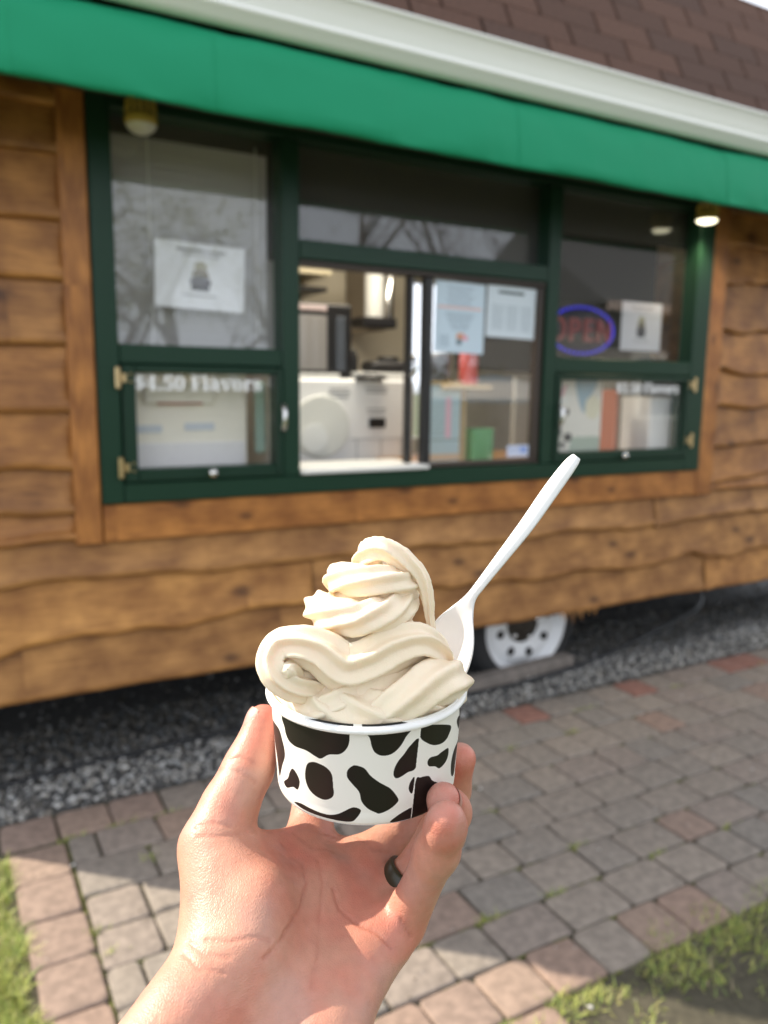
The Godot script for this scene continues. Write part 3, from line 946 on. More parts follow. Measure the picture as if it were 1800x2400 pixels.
func fittings() -> void:
	lamp(0.668, false, "unlit yellow finned flood lamp with white dome, over the left window")
	lamp(3.54, true, "lit flood lamp at the right end of the awning")
	var ink := Color(0.30, 0.31, 0.34)
	var W := Color(0.86, 0.87, 0.88)
	# paper signs with a cone drawing
	var cone := [["line", 0.24, 0.78, 0.09, 0.045, Color(0.45, 0.45, 0.47)], ["line", 0.3, 0.72, 0.17, 0.03, Color(0.55, 0.55, 0.57)],
		["dot", 0.5, 0.36, 0.075, 0.085, Color(0.62, 0.6, 0.5)], ["dot", 0.5, 0.47, 0.095, 0.085, Color(0.45, 0.42, 0.33)], ["dot", 0.5, 0.58, 0.12, 0.09, Color(0.28, 0.27, 0.29)], ["rect", 0.4, 0.6, 0.62, 0.1, Color(0.2, 0.2, 0.23)], ["line", 0.3, 0.7, 0.78, 0.03, Color(0.5, 0.5, 0.52)]]
	sheet("paper_sign", "white paper sign with a small cone drawing taped inside the left window", "sign", 0.735, 1.085, 1.785, 2.03, -0.082, print_tex(256, 180, W, cone, 3), "", -0.03)
	sheet("paper_sign", "small white paper sign with a cone drawing beside the neon sign", "sign", 3.135, 3.43, 1.705, 1.955, -0.082, print_tex(220, 190, Color(0.78, 0.78, 0.80), cone, 4))
	# notices on the sliding pane
	var pa := []
	for i in 7: pa.append(["line", 0.22 + 0.05 * (i % 2), 0.78 - 0.04 * (i % 3), 0.06 + i * 0.045, 0.02, Color(0.62, 0.68, 0.74)])
	pa.append(["rect", 0.06, 0.94, 0.345, 0.035, Color(0.93, 0.78, 0.76)])
	for i in 8: pa.append(["line", 0.2 + 0.02 * i, 0.8 - 0.02 * i, 0.43 + i * 0.032, 0.018, Color(0.58, 0.65, 0.70)])
	pa.append_array([["dot", 0.53, 0.76, 0.09, 0.05, Color(0.86, 0.62, 0.48)], ["dot", 0.62, 0.78, 0.06, 0.04, Color(0.92, 0.68, 0.74)], ["dot", 0.5, 0.84, 0.06, 0.05, Color(0.45, 0.52, 0.56)]])
	for i in 5: pa.append(["line", 0.12, 0.3, 0.76 + i * 0.035, 0.02, Color(0.6, 0.68, 0.74)])
	sheet("notice", "tall pale blue notice with a cone picture on the sliding pane", "notice", 1.945, 2.215, 1.655, 1.966, -0.0275, print_tex(240, 300, Color(0.82, 0.89, 0.94), pa, 5), "", -0.015)
	var pbp := [["line", 0.22, 0.76, 0.085, 0.055, Color(0.2, 0.27, 0.29)], ["line", 0.24, 0.74, 0.10, 0.05, Color(0.2, 0.27, 0.29)]]
	for i in 9:
		for c in 3: pbp.append(["line", 0.1 + c * 0.3, 0.34 + c * 0.29, 0.38 + i * 0.055, 0.025, Color(0.60, 0.66, 0.70)])
	sheet("notice", "squarish white notice with a bold heading on the sliding pane", "notice", 2.228, 2.512, 1.733, 1.966, -0.0275, print_tex(260, 260, Color(0.86, 0.90, 0.93), pbp, 6), "", -0.02)
	sheet("sticker", "small white and blue sticker at the bottom corner of the sliding pane", "sticker", 2.375, 2.505, 1.172, 1.228, -0.0275, print_tex(120, 60, Color(0.82, 0.85, 0.93), [["rect", 0.6, 0.93, 0.15, 0.5, Color(0.55, 0.65, 0.88)], ["line", 0.1, 0.55, 0.3, 0.15, Color(0.6, 0.65, 0.8)]], 7))
	# neon sign
	var N := base("open_sign", V(2.885, 1.795, -0.125))
	tag(N, "oval neon sign reading OPEN in red letters within a blue ring", "neon sign")
	var bst := begin(true)
	lathe(bst, [Vector2(0.0, -0.02), Vector2(0.245, -0.02), Vector2(0.25, 0.0), Vector2(0.245, 0.012), Vector2(0.0, 0.012)], 40, Transform3D(Basis.from_scale(V(1, 0.56, 1)), Vector3.ZERO) * facing_z())
	put("backing_panel", done(bst), M.black, N)
	var blue := mat(0.05, 0.05, 0.4, 0.4)
	blue.emission_enabled = true
	blue.emission = Color(0.16, 0.10, 0.95)
	blue.emission_energy_multiplier = 0.38
	var red := mat(0.10, 0.02, 0.018, 0.4)
	red.emission_enabled = true
	red.emission = Color(0.85, 0.13, 0.10)
	red.emission_energy_multiplier = 0.05
	for i in 44:
		var a := TAU * i / 44
		put("led", box_mesh(V(0.014, 0.014, 0.01), 0.003), blue, N, V(cos(a) * 0.218, sin(a) * 0.115, 0.02))
	put("lettering", text_mesh("OPEN", 0.115, 0.008, "Droid Sans"), red, N, V(0, 0, 0.018))
	# hose, timber
	var hs := begin(true)
	var hp := [V(-0.6, 0.0, -0.03), V(0.1, 0.0, -0.10), V(0.62, 0.0, -0.15), V(1.24, 0.0, -0.155), V(1.9, 0.0, -0.06), V(2.4, 0.0, -0.02), V(2.96, 0.0, -0.085), V(3.4, 0.0, -0.20), V(3.77, 0.0, -0.32), V(4.2, 0.0, -0.45), V(4.5, 0.01, -0.56), V(4.75, 0.03, -0.75), V(4.85, 0.10, -1.0), V(4.85, 0.25, -1.1)]
	var pts := []
	for i in (hp.size() - 1) * 6 + 1: pts.append(spline(hp, i / 6.0))
	tube(hs, pts, [0.016], 8)
	tag(put("garden_hose", done(hs), M.rubber), "black rubber hose lying along the gravel beside the trailer", "hose")
	var tb := put("timber", trim_mesh(V(0.98, 0.062, 0.085), 2), M.old_timber, null, V(2.46, 0.022, -0.105))
	tb.rotation.y = 0.09
	tag(tb, "weathered grey timber lying on the gravel in front of the wheel", "timber")

# ---------------------------------------------------------------- inside the trailer
func inside() -> void:
	# blind behind the left window
	var B := base("window_blind", V(0.935, 1.625, -0.15))
	tag(B, "closed grey slatted blind hanging behind the left window", "blind")
	put("head_rail", box_mesh(V(0.76, 0.20, 0.03)), M.dark_panel, B, V(0, 0.875, -0.005))
	var sl := box_mesh(V(0.75, 0.037, 0.0015), 0.0)
	var slm := mat(0.36, 0.355, 0.345, 0.6)
	for i in 26:
		var o := put("slat", sl, slm, B, V(0, 0.018 + i * 0.0315, 0))
		o.rotation.x = 0.42
	for x in [-0.2, 0.22]:
		put("cord", box_mesh(V(0.003, 0.80, 0.003), 0.0), M.white, B, V(x, 0.40, 0.016))
	slab("added_dark_board", 1.20, 2.62, 2.00, 2.60, -0.135, -0.12, M.dark_panel, trailer_root)  # dark sheet added behind the transom so reflections show
	slab("added_dark_board", 2.625, 3.70, 2.26, 2.60, -0.135, -0.12, M.dark_panel, trailer_root)  # second added sheet, darkens the top of the right pane
	slab("added_dark_backing", 2.62, 4.2, 1.60, 2.602, -0.86, -0.84, M.dark_under, trailer_root)  # added to keep the space behind the right pane dark
	# unseen light, added at the ceiling to brighten the inside
	var CL := base("added_ceiling_light", V(1.80, 2.595, -0.40))
	tag(CL, "added flat white light, out of view, brightening the inside of the serving window", "ceiling light")
	put("housing", box_mesh(V(1.32, 0.012, 0.32), 0.003), M.white, CL, V(0, 0.0, 0))
	var em := mat(0.9, 0.9, 0.88, 0.5)
	em.emission_enabled = true
	em.emission = Color(1.0, 0.96, 0.88)
	em.emission_energy_multiplier = 2.5
	put("diffuser", box_mesh(V(1.26, 0.010, 0.26), 0.002), em, CL, V(0, -0.011, 0))
	var al := AreaLight3D.new()
	al.name = "added_ceiling_glow"
	al.area_size = Vector2(1.26, 0.26)
	al.light_energy = 1.5
	al.light_color = Color(1.0, 0.96, 0.88)
	al.shadow_enabled = true
	CL.add_child(al)
	al.position = V(0, -0.02, 0)
	al.rotation.x = -PI / 2
	# ice cream machine facing the serving window
	var K := base("soft_serve_machine", V(1.78, 0.396, -0.80))
	tag(K, "white soft serve machine cabinet with a round raised emblem, behind the serving window", "machine")
	var wm := mat(0.86, 0.86, 0.85, 0.35)
	put("cabinet", box_mesh(V(0.80, 1.14, 0.46), 0.012), wm, K, V(0, 0.57, 0))
	put("round_emblem", lathe_mesh([Vector2(0.155, 0.0), Vector2(0.155, 0.008), Vector2(0.15, 0.012), Vector2(0.0, 0.012)], 40, facing_z(), false), mat(0.70, 0.71, 0.67, 0.4), K, V(-0.14, 0.905, 0.230))
	put("inner_emblem", lathe_mesh([Vector2(0.07, 0.0), Vector2(0.07, 0.006), Vector2(0.0, 0.007)], 32, facing_z(), false), mat(0.76, 0.78, 0.76, 0.4), K, V(-0.18, 0.85, 0.242))
	put("nameplate", box_mesh(V(0.095, 0.05, 0.008), 0.002), M.black, K, V(0.175, 0.92, 0.234))
	for p in [[-0.31, 1.165, 0.09], [-0.04, 1.15, 0.11], [-0.04, 1.13, 0.12], [-0.04, 1.11, 0.10], [0.17, 1.155, 0.13], [0.17, 1.135, 0.12], [0.17, 1.05, 0.11], [0.17, 1.03, 0.10]]:
		put("print_line", box_mesh(V(p[2], 0.009, 0.002), 0.0), mat(0.4, 0.4, 0.4, 0.6), K, V(p[0], p[1] - 0.06, 0.2315))
	for x in [0.06, 0.20, 0.32]:
		put("panel_seam", box_mesh(V(0.004, 0.40, 0.002), 0.0), mat(0.35, 0.36, 0.36, 0.6), K, V(x, 0.64, 0.2315))
	put("panel_seam", box_mesh(V(0.36, 0.005, 0.002), 0.0), mat(0.4, 0.41, 0.41, 0.6), K, V(0.20, 0.84, 0.2325))
	# microwave on top
	var mw := base("microwave", V(1.60, 1.537, -0.76))
	tag(mw, "black framed microwave with a glossy window on the white machine", "microwave")
	put("case", box_mesh(V(0.44, 0.36, 0.34), 0.01), M.black, mw, V(0.0, 0.18, 0))
	put("door_window", box_mesh(V(0.29, 0.26, 0.006), 0.002), mat(0.30, 0.285, 0.275, 0.12), mw, V(-0.065, 0.17, 0.173))
	put("top_strip", box_mesh(V(0.30, 0.026, 0.006), 0.002), mat(0.62, 0.50, 0.50, 0.4), mw, V(-0.07, 0.335, 0.1735))
	put("control_panel", box_mesh(V(0.05, 0.26, 0.006), 0.002), mat(0.08, 0.09, 0.11, 0.2), mw, V(0.155, 0.17, 0.173))
	put("lower_strip", box_mesh(V(0.36, 0.022, 0.008), 0.002), M.white, mw, V(-0.03, 0.013, 0.174))
	# wall, hood and cup dispenser
	var pw := slab("partition_wall", 1.25, 2.75, 0.396, 2.598, -1.62, -1.57, M.cream, trailer_root)
	slab("hood", 1.25, 2.00, 2.12, 2.40, -1.56, -1.20, mat(0.72, 0.63, 0.44, 0.5), trailer_root)
	slab("shelf", 1.25, 1.98, 2.03, 2.055, -1.56, -1.22, M.black, trailer_root)
	pw.set_meta("label", "cream inner partition")
	var D := base("cup_dispenser", V(2.22, 1.84, -1.10))
	tag(D, "tall white cup dispenser with a black base on the inner wall", "dispenser")
	put("tube", lathe_mesh([Vector2(0.055, 0.05), Vector2(0.055, 0.42), Vector2(0.0, 0.42)], 24), M.white, D)
	put("base", box_mesh(V(0.22, 0.06, 0.16), 0.01), M.black, D, V(0, 0.02, 0))
	put("mount", box_mesh(V(0.03, 0.44, 0.46), 0.004), mat(0.25, 0.21, 0.16, 0.6), D, V(0.06, 0.2, -0.23))
	put("side_tube", lathe_mesh([Vector2(0.03, 0.05), Vector2(0.03, 0.42), Vector2(0.0, 0.42)], 16), M.chrome, D, V(0.11, 0, -0.03))
	# counter things behind the open window
	var bt := put("bottle", lathe_mesh([Vector2(0.0, 0.0), Vector2(0.022, 0.0), Vector2(0.024, 0.01), Vector2(0.024, 0.085), Vector2(0.012, 0.105), Vector2(0.012, 0.12), Vector2(0.0, 0.12)], 18), M.black, null, V(1.935, 1.572, -0.80))
	tag(bt, "small black bottle standing between microwave and black tray", "bottle")
	var st0 := slab("cabinet_top", 1.84, 2.18, 1.54, 1.571, -0.98, -0.60, M.white, trailer_root)
	var S := base("scale", V(2.07, 1.572, -0.70))
	tag(S, "black counter scale or tray on the white machine, right of the bottle", "scale")
	put("body", box_mesh(V(0.22, 0.06, 0.16), 0.02), M.black, S, V(0, 0.03, 0))
	put("top_plate", lathe_mesh([Vector2(0.05, 0.06), Vector2(0.06, 0.07), Vector2(0.055, 0.082), Vector2(0.0, 0.085)], 20), M.black, S, V(0.02, 0, 0))
	put("rim_pad", lathe_mesh([Vector2(0.085, -0.001), Vector2(0.08, 0.012), Vector2(0.04, 0.022), Vector2(0.0, 0.025)], 24), M.black, S, V(-0.16, -0.032, 0.15))
	# behind the sliding pane
	var menu := []
	for i in 12: menu.append(["line", 0.08, 0.6 + 0.05 * (i % 3), 0.08 + i * 0.052, 0.022, Color(0.62, 0.70, 0.72)])
	menu.append_array([["rect", 0.62, 0.76, 0.2, 0.5, Color(0.90, 0.72, 0.78)], ["rect", 0.0, 1.0, 0.0, 0.05, Color(0.72, 0.62, 0.42)], ["rect", 0.0, 1.0, 0.72, 0.015, Color(0.45, 0.5, 0.5)], ["rect", 0.0, 1.0, 0.9, 0.08, Color(0.85, 0.74, 0.62)]])
	sheet("menu_board", "pale blue printed menu board leaning behind the sliding pane", "menu board", 1.99, 2.215, 1.142, 1.53, -0.20, print_tex(200, 320, Color(0.72, 0.80, 0.82), menu, 9))
	var cnt := slab("counter", 1.95, 3.60, 1.09, 1.138, -0.75, -0.078, mat(0.34, 0.18, 0.07, 0.5), trailer_root)
	cnt.set_meta("label", "orange brown wooden counter")
	var rb := put("squeeze_bottle", lathe_mesh([Vector2(0.0, 0.0), Vector2(0.045, 0.0), Vector2(0.047, 0.02), Vector2(0.044, 0.16), Vector2(0.03, 0.19), Vector2(0.012, 0.25), Vector2(0.0, 0.26)], 20), mat(0.62, 0.10, 0.085, 0.4), null, V(2.27, 1.515, -0.22))
	tag(rb, "red plastic squeeze bottle on the small shelf behind the sliding pane", "bottle")
	slab("small_shelf", 2.10, 2.36, 1.49, 1.513, -0.34, -0.14, mat(0.50, 0.38, 0.22, 0.6), trailer_root)
	slab("small_shelf_post", 2.245, 2.275, 1.139, 1.488, -0.26, -0.23, mat(0.50, 0.38, 0.22, 0.6), trailer_root)
	var gl := put("jar", lathe_mesh([Vector2(0.0, 0.0), Vector2(0.05, 0.0), Vector2(0.055, 0.02), Vector2(0.062, 0.12), Vector2(0.05, 0.15), Vector2(0.0, 0.15)], 20), mat(0.05, 0.045, 0.045, 0.25), null, V(2.13, 1.515, -0.28))
	tag(gl, "dark round jar beside the red bottle on the small shelf", "jar")
	var gb := put("carton", box_mesh(V(0.13, 0.16, 0.10), 0.006), mat(0.16, 0.40, 0.18, 0.5), null, V(2.36, 1.219, -0.25))
	tag(gb, "green carton on the wooden counter behind the sliding pane", "carton")
	# behind the left flap window
	var lc := base("flavor_board", V(0.93, 1.16, -0.16))
	tag(lc, "cream flavour board with small label strips behind the left flap window", "menu board")
	put("board", box_mesh(V(0.52, 0.40, 0.02), 0.004), mat(0.90, 0.85, 0.74, 0.6), lc, V(-0.08, 0.20, 0))
	put("tray_edge", box_mesh(V(0.28, 0.10, 0.02), 0.008), mat(0.85, 0.81, 0.70, 0.5), lc, V(-0.10, 0.31, 0.021))
	put("red_line", box_mesh(V(0.18, 0.008, 0.004), 0.0), mat(0.35, 0.08, 0.05, 0.6), lc, V(-0.10, 0.265, 0.033))
	for p in [[-0.23, 0.165], [-0.02, 0.172]]:
		put("label_strip", box_mesh(V(0.12, 0.03, 0.004), 0.0), mat(0.60, 0.64, 0.70, 0.6), lc, V(p[0], p[1], 0.0125))
	put("lower_panel", box_mesh(V(0.50, 0.11, 0.006), 0.002), mat(0.82, 0.80, 0.80, 0.6), lc, V(-0.08, 0.055, 0.0135))
	var tq := put("towel", box_mesh(V(0.045, 0.30, 0.02), 0.006), mat(0.42, 0.62, 0.55, 0.8), null, V(1.20, 1.36, -0.24))
	tag(tq, "pale teal towel hanging behind the left flap window", "towel")
	slab("cabinet_side", 1.235, 1.262, 0.40, 1.55, -0.55, -0.09, M.wall_in, trailer_root)
	slab("cabinet_side", 0.50, 1.262, 0.40, 1.55, -0.60, -0.56, mat(0.20, 0.17, 0.14, 0.7), trailer_root)
	# behind the right flap window
	var im := Image.create(240, 240, false, Image.FORMAT_RGB8)
	im.fill(Color(0.88, 0.87, 0.83))
	fill_outline(im, [Vector2(120, -10), Vector2(130, 60), Vector2(160, 110), Vector2(175, 70), Vector2(215, 0)], Color(0.58, 0.68, 0.73))
	fill_outline(im, [Vector2(5, 30), Vector2(20, 66), Vector2(50, 66), Vector2(75, 30), Vector2(70, 15), Vector2(48, 44), Vector2(26, 44), Vector2(18, 18)], Color(0.88, 0.66, 0.70))
	for b in [[60, 120, 10, 16], [52, 170, 12, 18], [92, 190, 20, 15], [30, 150, 6, 10], [85, 105, 9, 12], [70, 215, 12, 10]]:
		blob(im, Vector2(b[0], b[1]), b[2], b[3], Color(0.20, 0.21, 0.22))
	blob(im, Vector2(14, 215), 24, 26, Color(0.84, 0.58, 0.63))
	fill_outline(im, [Vector2(110, 245), Vector2(112, 195), Vector2(160, 190), Vector2(245, 195), Vector2(245, 245)], Color(0.66, 0.72, 0.66))
	blob(im, Vector2(200, 90), 36, 40, Color(0.86, 0.84, 0.74))
	sheet("poster", "poster with black and white cow patches, pink and blue shapes behind the right flap window", "poster", 2.66, 3.02, 1.18, 1.545, -0.075, ImageTexture.create_from_image(im))
	var gbx := put("box", box_mesh(V(0.30, 0.32, 0.22), 0.006), mat(0.78, 0.77, 0.75, 0.6), null, V(3.56, 1.30, -0.21))
	tag(gbx, "pale grey box standing behind the right flap window", "box")
	var ob := put("divider", box_mesh(V(0.028, 0.36, 0.12), 0.004), mat(0.45, 0.14, 0.07, 0.6), null, V(3.20, 1.319, -0.2))
	tag(ob, "rusty orange upright divider right of the cow patch poster", "divider")
	slab("cabinet_back", 2.76, 4.1, 1.139, 1.56, -0.50, -0.46, mat(0.30, 0.29, 0.26, 0.7), trailer_root)

# ---------------------------------------------------------------- yard behind the camera, seen mirrored in the panes
func branch(st: SurfaceTool, tw: SurfaceTool, r: RandomNumberGenerator, p: Vector3, d: Vector3, L: float, rad: float, lvl: int, maxl: int, tips: Array) -> void:
	var pts := [p]
	var rr := [rad]
	var q := p
	var dd := d
	for i in 4:
		dd = (dd + V(r.randfn(0, 0.13), r.randfn(0.04, 0.08), r.randfn(0, 0.13))).normalized()
		q += dd * L / 4
		pts.append(q)
		rr.append(rad * (1.0 - 0.13 * (i + 1)))
	tube(st if lvl < 2 else tw, pts, rr, 7 if lvl < 2 else 4, false)
	if lvl >= maxl:
		tips.append(q)
		return
	var n := 3 if lvl < 3 else 2
	for i in n + (2 if lvl == 0 else 1):
		var k := 1 + r.randi() % 4 if i > 0 else 4
		var side := V(r.randfn(0, 1), r.randfn(0.15, 0.5), r.randfn(0, 1)).normalized()
		var nd := (dd * 0.75 + side * (0.75 if i > 0 else 0.35)).normalized()
		branch(st, tw, r, pts[k], nd, L * r.randf_range(0.55, 0.78), rr[k] * r.randf_range(0.5, 0.68), lvl + 1, maxl, tips)

func tree(at: Vector3, h: float, rad: float, seed_: int, label: String, leaves := 0, leaf := Color(0.1, 0.12, 0.04)) -> void:
	var r := RandomNumberGenerator.new(); r.seed = seed_
	var t := base("tree", at)
	tag(t, label, "tree", "trees across the yard")
	var st := begin(true)
	var tw := begin(true)
	var tips := []
	branch(st, tw, r, V(0, -0.05, 0), V(r.randfn(0, 0.06), 1, r.randfn(0, 0.06)).normalized(), h * 0.38, rad, 0, 4, tips)
	put("trunk", done(st), M.bark, t)
	var crown := put("crown", done(tw), M.bark, t)
	if leaves > 0:
		var ls := begin()
		for i in leaves:
			var p: Vector3 = tips[r.randi() % tips.size()] + V(r.randfn(0, 0.28), r.randfn(-0.15, 0.35), r.randfn(0, 0.28))
			var u := V(r.randfn(0, 1), r.randfn(0, 1), r.randfn(0, 1)).normalized() * r.randf_range(0.05, 0.10)
			var w := V(r.randfn(0, 1), r.randfn(0, 1), r.randfn(0, 1)).normalized() * r.randf_range(0.03, 0.06)
			tri(ls, p - u, p + w, p + u)
		var m := mat(leaf.r, leaf.g, leaf.b, 0.7)
		m.backlight_enabled = true
		m.backlight = Color(0.4, 0.45, 0.2)
		put("leaves", done(ls), m, crown)

func yard_behind() -> void:
	var olive := Color(0.12, 0.125, 0.045)
	tree(V(2.2, 0, 8.0), 7.5, 0.20, 3, "tall tree with early olive leaves, facing the left window", 2600, olive)
	tree(V(3.9, 0, 11.5), 8.0, 0.20, 8, "broad tree in thin olive leaf beyond the lawn", 1500, olive)
	tree(V(6.4, 0, 9.5), 9.0, 0.20, 5, "bare tree with spreading limbs beside the leafing trees")
	tree(V(11.6, 0, 14.0), 10.0, 0.22, 15, "tall bare tree behind the left end of the grey roof")
	tree(V(17.0, 0, 16.0), 10.0, 0.24, 19, "bare tree behind the right end of the house")
	tree(V(0.0, 0, 13.0), 9.0, 0.24, 23, "bare tree far left across the lawn")
	# grey roofed house
	var H := base("house", V(12.7, 0, 8.2))
	tag(H, "low grey sided house with a wide grey shingle roof across the yard", "house")
	put("wall", box_mesh(V(6.4, 2.9, 3.6), 0.02), mat(0.30, 0.29, 0.28, 0.8), H, V(0, 1.42, 0.2))
	var rs := begin()
	var A := [V(0, 2.83, -2.1), V(0, 4.25, 0.2), V(0, 2.83, 2.5)]
	for i in 2:
		face(rs, V(-3.6, A[i].y, A[i].z), V(-3.6, A[i + 1].y, A[i + 1].z), V(3.6, A[i + 1].y, A[i + 1].z), V(3.6, A[i].y, A[i].z))
	face(rs, V(3.6, 2.83, -2.1), V(3.6, 2.83, 2.5), V(-3.6, 2.83, 2.5), V(-3.6, 2.83, -2.1))
	for x in [-3.6, 3.6]:
		tri(rs, V(x, A[0].y, A[0].z), V(x, A[1].y, A[1].z), V(x, A[2].y, A[2].z))
	put("roof", done(rs), mat(0.11, 0.115, 0.12, 0.9), H)
	put("fascia", box_mesh(V(7.24, 0.14, 0.05), 0.005), mat(0.52, 0.42, 0.38, 0.6), H, V(0, 2.78, -2.13))
	for x in [-2.0, 0.2]:
		var w := put("window", box_mesh(V(1.0, 1.1, 0.06), 0.01), M.white, H, V(x, 1.55, -1.62))
		put("pane", box_mesh(V(0.86, 0.96, 0.02), 0.0), mat(0.05, 0.06, 0.07, 0.1), w, V(0, 0, -0.035))
	put("door", box_mesh(V(0.95, 2.05, 0.06), 0.01), mat(0.16, 0.07, 0.05, 0.5), H, V(2.1, 1.03, -1.62))
	tree(V(-16.0, 0, -9.0), 7.0, 0.2, 31, "leafy tree far off to the left of the trailer", 3000, olive)
	tree(V(-12.0, 0, -17.0), 6.5, 0.2, 37, "small leafy tree farther back to the left of the trailer", 3000, olive)
	tree(V(-20.0, 0, 1.0), 8.0, 0.22, 41, "bare tree at the far left edge of the lawn")
	var hb := begin()
	var r0 := RandomNumberGenerator.new(); r0.seed = 78
	for i in 9000:
		var p := V(r0.randf_range(-11, 9), r0.randf_range(0.0, 1.7), r0.randf_range(-0.6, 0.6))
		var u := V(r0.randfn(0, 1), r0.randfn(0, 1), r0.randfn(0, 1)).normalized() * 0.16
		var w := V(r0.randfn(0, 1), r0.randfn(0, 1), r0.randfn(0, 1)).normalized() * 0.10
		tri(hb, p - u, p + w, p + u)
	tag(put("hedge", done(hb), mat(0.085, 0.10, 0.035, 0.7), null, V(-14.0, 0, -19.0)), "long low hedge far behind the trailer's left end", "hedge")
	# hedge and umbrella
	var hd := begin()
	var r := RandomNumberGenerator.new(); r.seed = 77
	for i in 9000:
		var p := V(r.randf_range(-4, 4), r.randf_range(0.0, 1.9) , r.randf_range(-0.5, 0.5))
		var u := V(r.randfn(0, 1), r.randfn(0, 1), r.randfn(0, 1)).normalized() * 0.09
		var w := V(r.randfn(0, 1), r.randfn(0, 1), r.randfn(0, 1)).normalized() * 0.06
		tri(hd, p - u, p + w, p + u)
	tag(put("hedge", done(hd), mat(0.095, 0.10, 0.035, 0.7), null, V(5.0, 0, 9.0)), "olive green hedge along the far side of the lawn", "hedge")
	var U := base("patio_umbrella", V(6.2, 0, 5.2))
	tag(U, "low blue and white patio umbrella on the lawn", "umbrella")
	var ub := begin(true)
	lathe(ub, [Vector2(0.95, 1.34), Vector2(0.93, 1.36), Vector2(0.6, 1.52), Vector2(0.25, 1.63), Vector2(0.0, 1.66)], 16)
	put("canopy", done(ub), mat(0.10, 0.26, 0.42, 0.6), U)
	put("white_band", lathe_mesh([Vector2(0.93, 1.365), Vector2(0.61, 1.523), Vector2(0.42, 1.585)], 16), mat(0.75, 0.76, 0.76, 0.6), U, V(0, 0.004, 0))
	put("pole", lathe_mesh([Vector2(0.02, 0.0), Vector2(0.02, 1.62)], 10), M.white, U)
	put("foot", lathe_mesh([Vector2(0.22, 0.0), Vector2(0.22, 0.05), Vector2(0.05, 0.09), Vector2(0.0, 0.09)], 20), M.white, U)

# ---------------------------------------------------------------- hand, cup, soft serve, spoon
var held := Basis(V(0.872949, 0.012376, 0.487655), V(0.065815, 0.987549, -0.142879), V(-0.483351, 0.156821, 0.861266))

# joints of the hand in millimetres: [x, y, z, radius] to [x, y, z, radius]
func palm_bones() -> Array:
	return [[-68.1, -94.0, 64.0, 16.0, -59.9, -85.3, 46.0, 14.5], [-16.2, -108.9, 58.0, 14.0, -12.7, -103.4, 48.0, 11.0], [-68.1, -94.0, 64.0, 16.0, -114.3, -123.6, 125.0, 18.0], [-16.2, -108.9, 58.0, 14.0, -61.8, -147.9, 122.0, 17.0], [-83.8, -114.6, 92.0, 17.0, -43.4, -132.9, 90.0, 15.0], [-59.9, -85.3, 46.0, 14.5, -61.5, -58.6, 24.0, 13.0], [-47.1, -75.7, 46.0, 14.5, -46.4, -65.8, 34.0, 14.0], [-43.6, -90.6, 40.0, 11.0, -45.5, -66.2, 16.0, 11.0], [-59.8, -55.7, 6.0, 10.0, -34.2, -59.2, -12.0, 7.0], [-25.7, -67.2, -22.0, 7.0, -2.3, -68.9, -22.0, 7.0], [-43.8, -102.1, 50.0, 11.0, -28.6, -71.2, -12.0, 8.0], [-33.4, -103.9, 50.0, 11.0, -2.1, -73.2, -14.0, 8.0], [-23.1, -105.2, 48.0, 11.0, 14.8, -81.8, -4.0, 8.0], [-12.8, -102.9, 46.0, 12.0, 8.3, -90.1, 18.0, 11.0], [-36.8, -88.7, 24.0, 8.0, 0.5, -88.6, 10.0, 8.0], [-40.9, -95.9, 46.0, 9.0, -10.0, -95.3, 32.0, 9.0], [-39.9, -84.6, 28.0, 12.0, -19.6, -68.8, 2.0, 10.0], [-28.6, -72.2, -12.0, 8.0, 14.8, -81.8, -4.0, 8.0]]

func finger_bones() -> Array:
	return [
		[[-59.9, -85.3, 46.0, 14.5, -69.4, -49.6, 12.0, 14.0], [-69.4, -49.6, 12.0, 14.0, -64.0, -34.9, 2.0, 11.6], [-64.0, -34.9, 2.0, 11.6, -56.9, -20.6, -8.0, 10.6], [-56.9, -20.6, -8.0, 10.6, -51.1, -0.8, -17.0, 8.9]],
		[[-30.2, -67.1, -12.0, 11.5, -27.3, -42.6, -46.0, 10.6], [-27.3, -42.6, -46.0, 10.6, -14.5, -24.2, -60.0, 8.8], [-14.5, -24.2, -60.0, 8.8, -3.3, -10.8, -58.0, 8.0]],
		[[-2.1, -69.0, -14.0, 10.5, 27.3, -56.7, -42.0, 10.0], [27.3, -56.7, -42.0, 10.0, 42.5, -40.0, -34.0, 8.7], [42.5, -40.0, -34.0, 8.7, 46.4, -20.0, -22.0, 7.8]],
		[[14.8, -79.8, -4.0, 10.2, 36.1, -49.7, -4.0, 9.4], [36.1, -49.7, -4.0, 9.4, 37.5, -32.2, 16.0, 8.6], [37.5, -32.2, 16.0, 8.6, 33.9, -20.6, 33.0, 7.5]],
		[[17.7, -84.7, 10.0, 9.8, 31.0, -42.1, 34.0, 8.3], [31.0, -42.1, 34.0, 8.3, 33.8, -26.9, 46.0, 7.1], [33.8, -26.9, 46.0, 7.1, 33.7, -21.7, 50.0, 6.5]]]

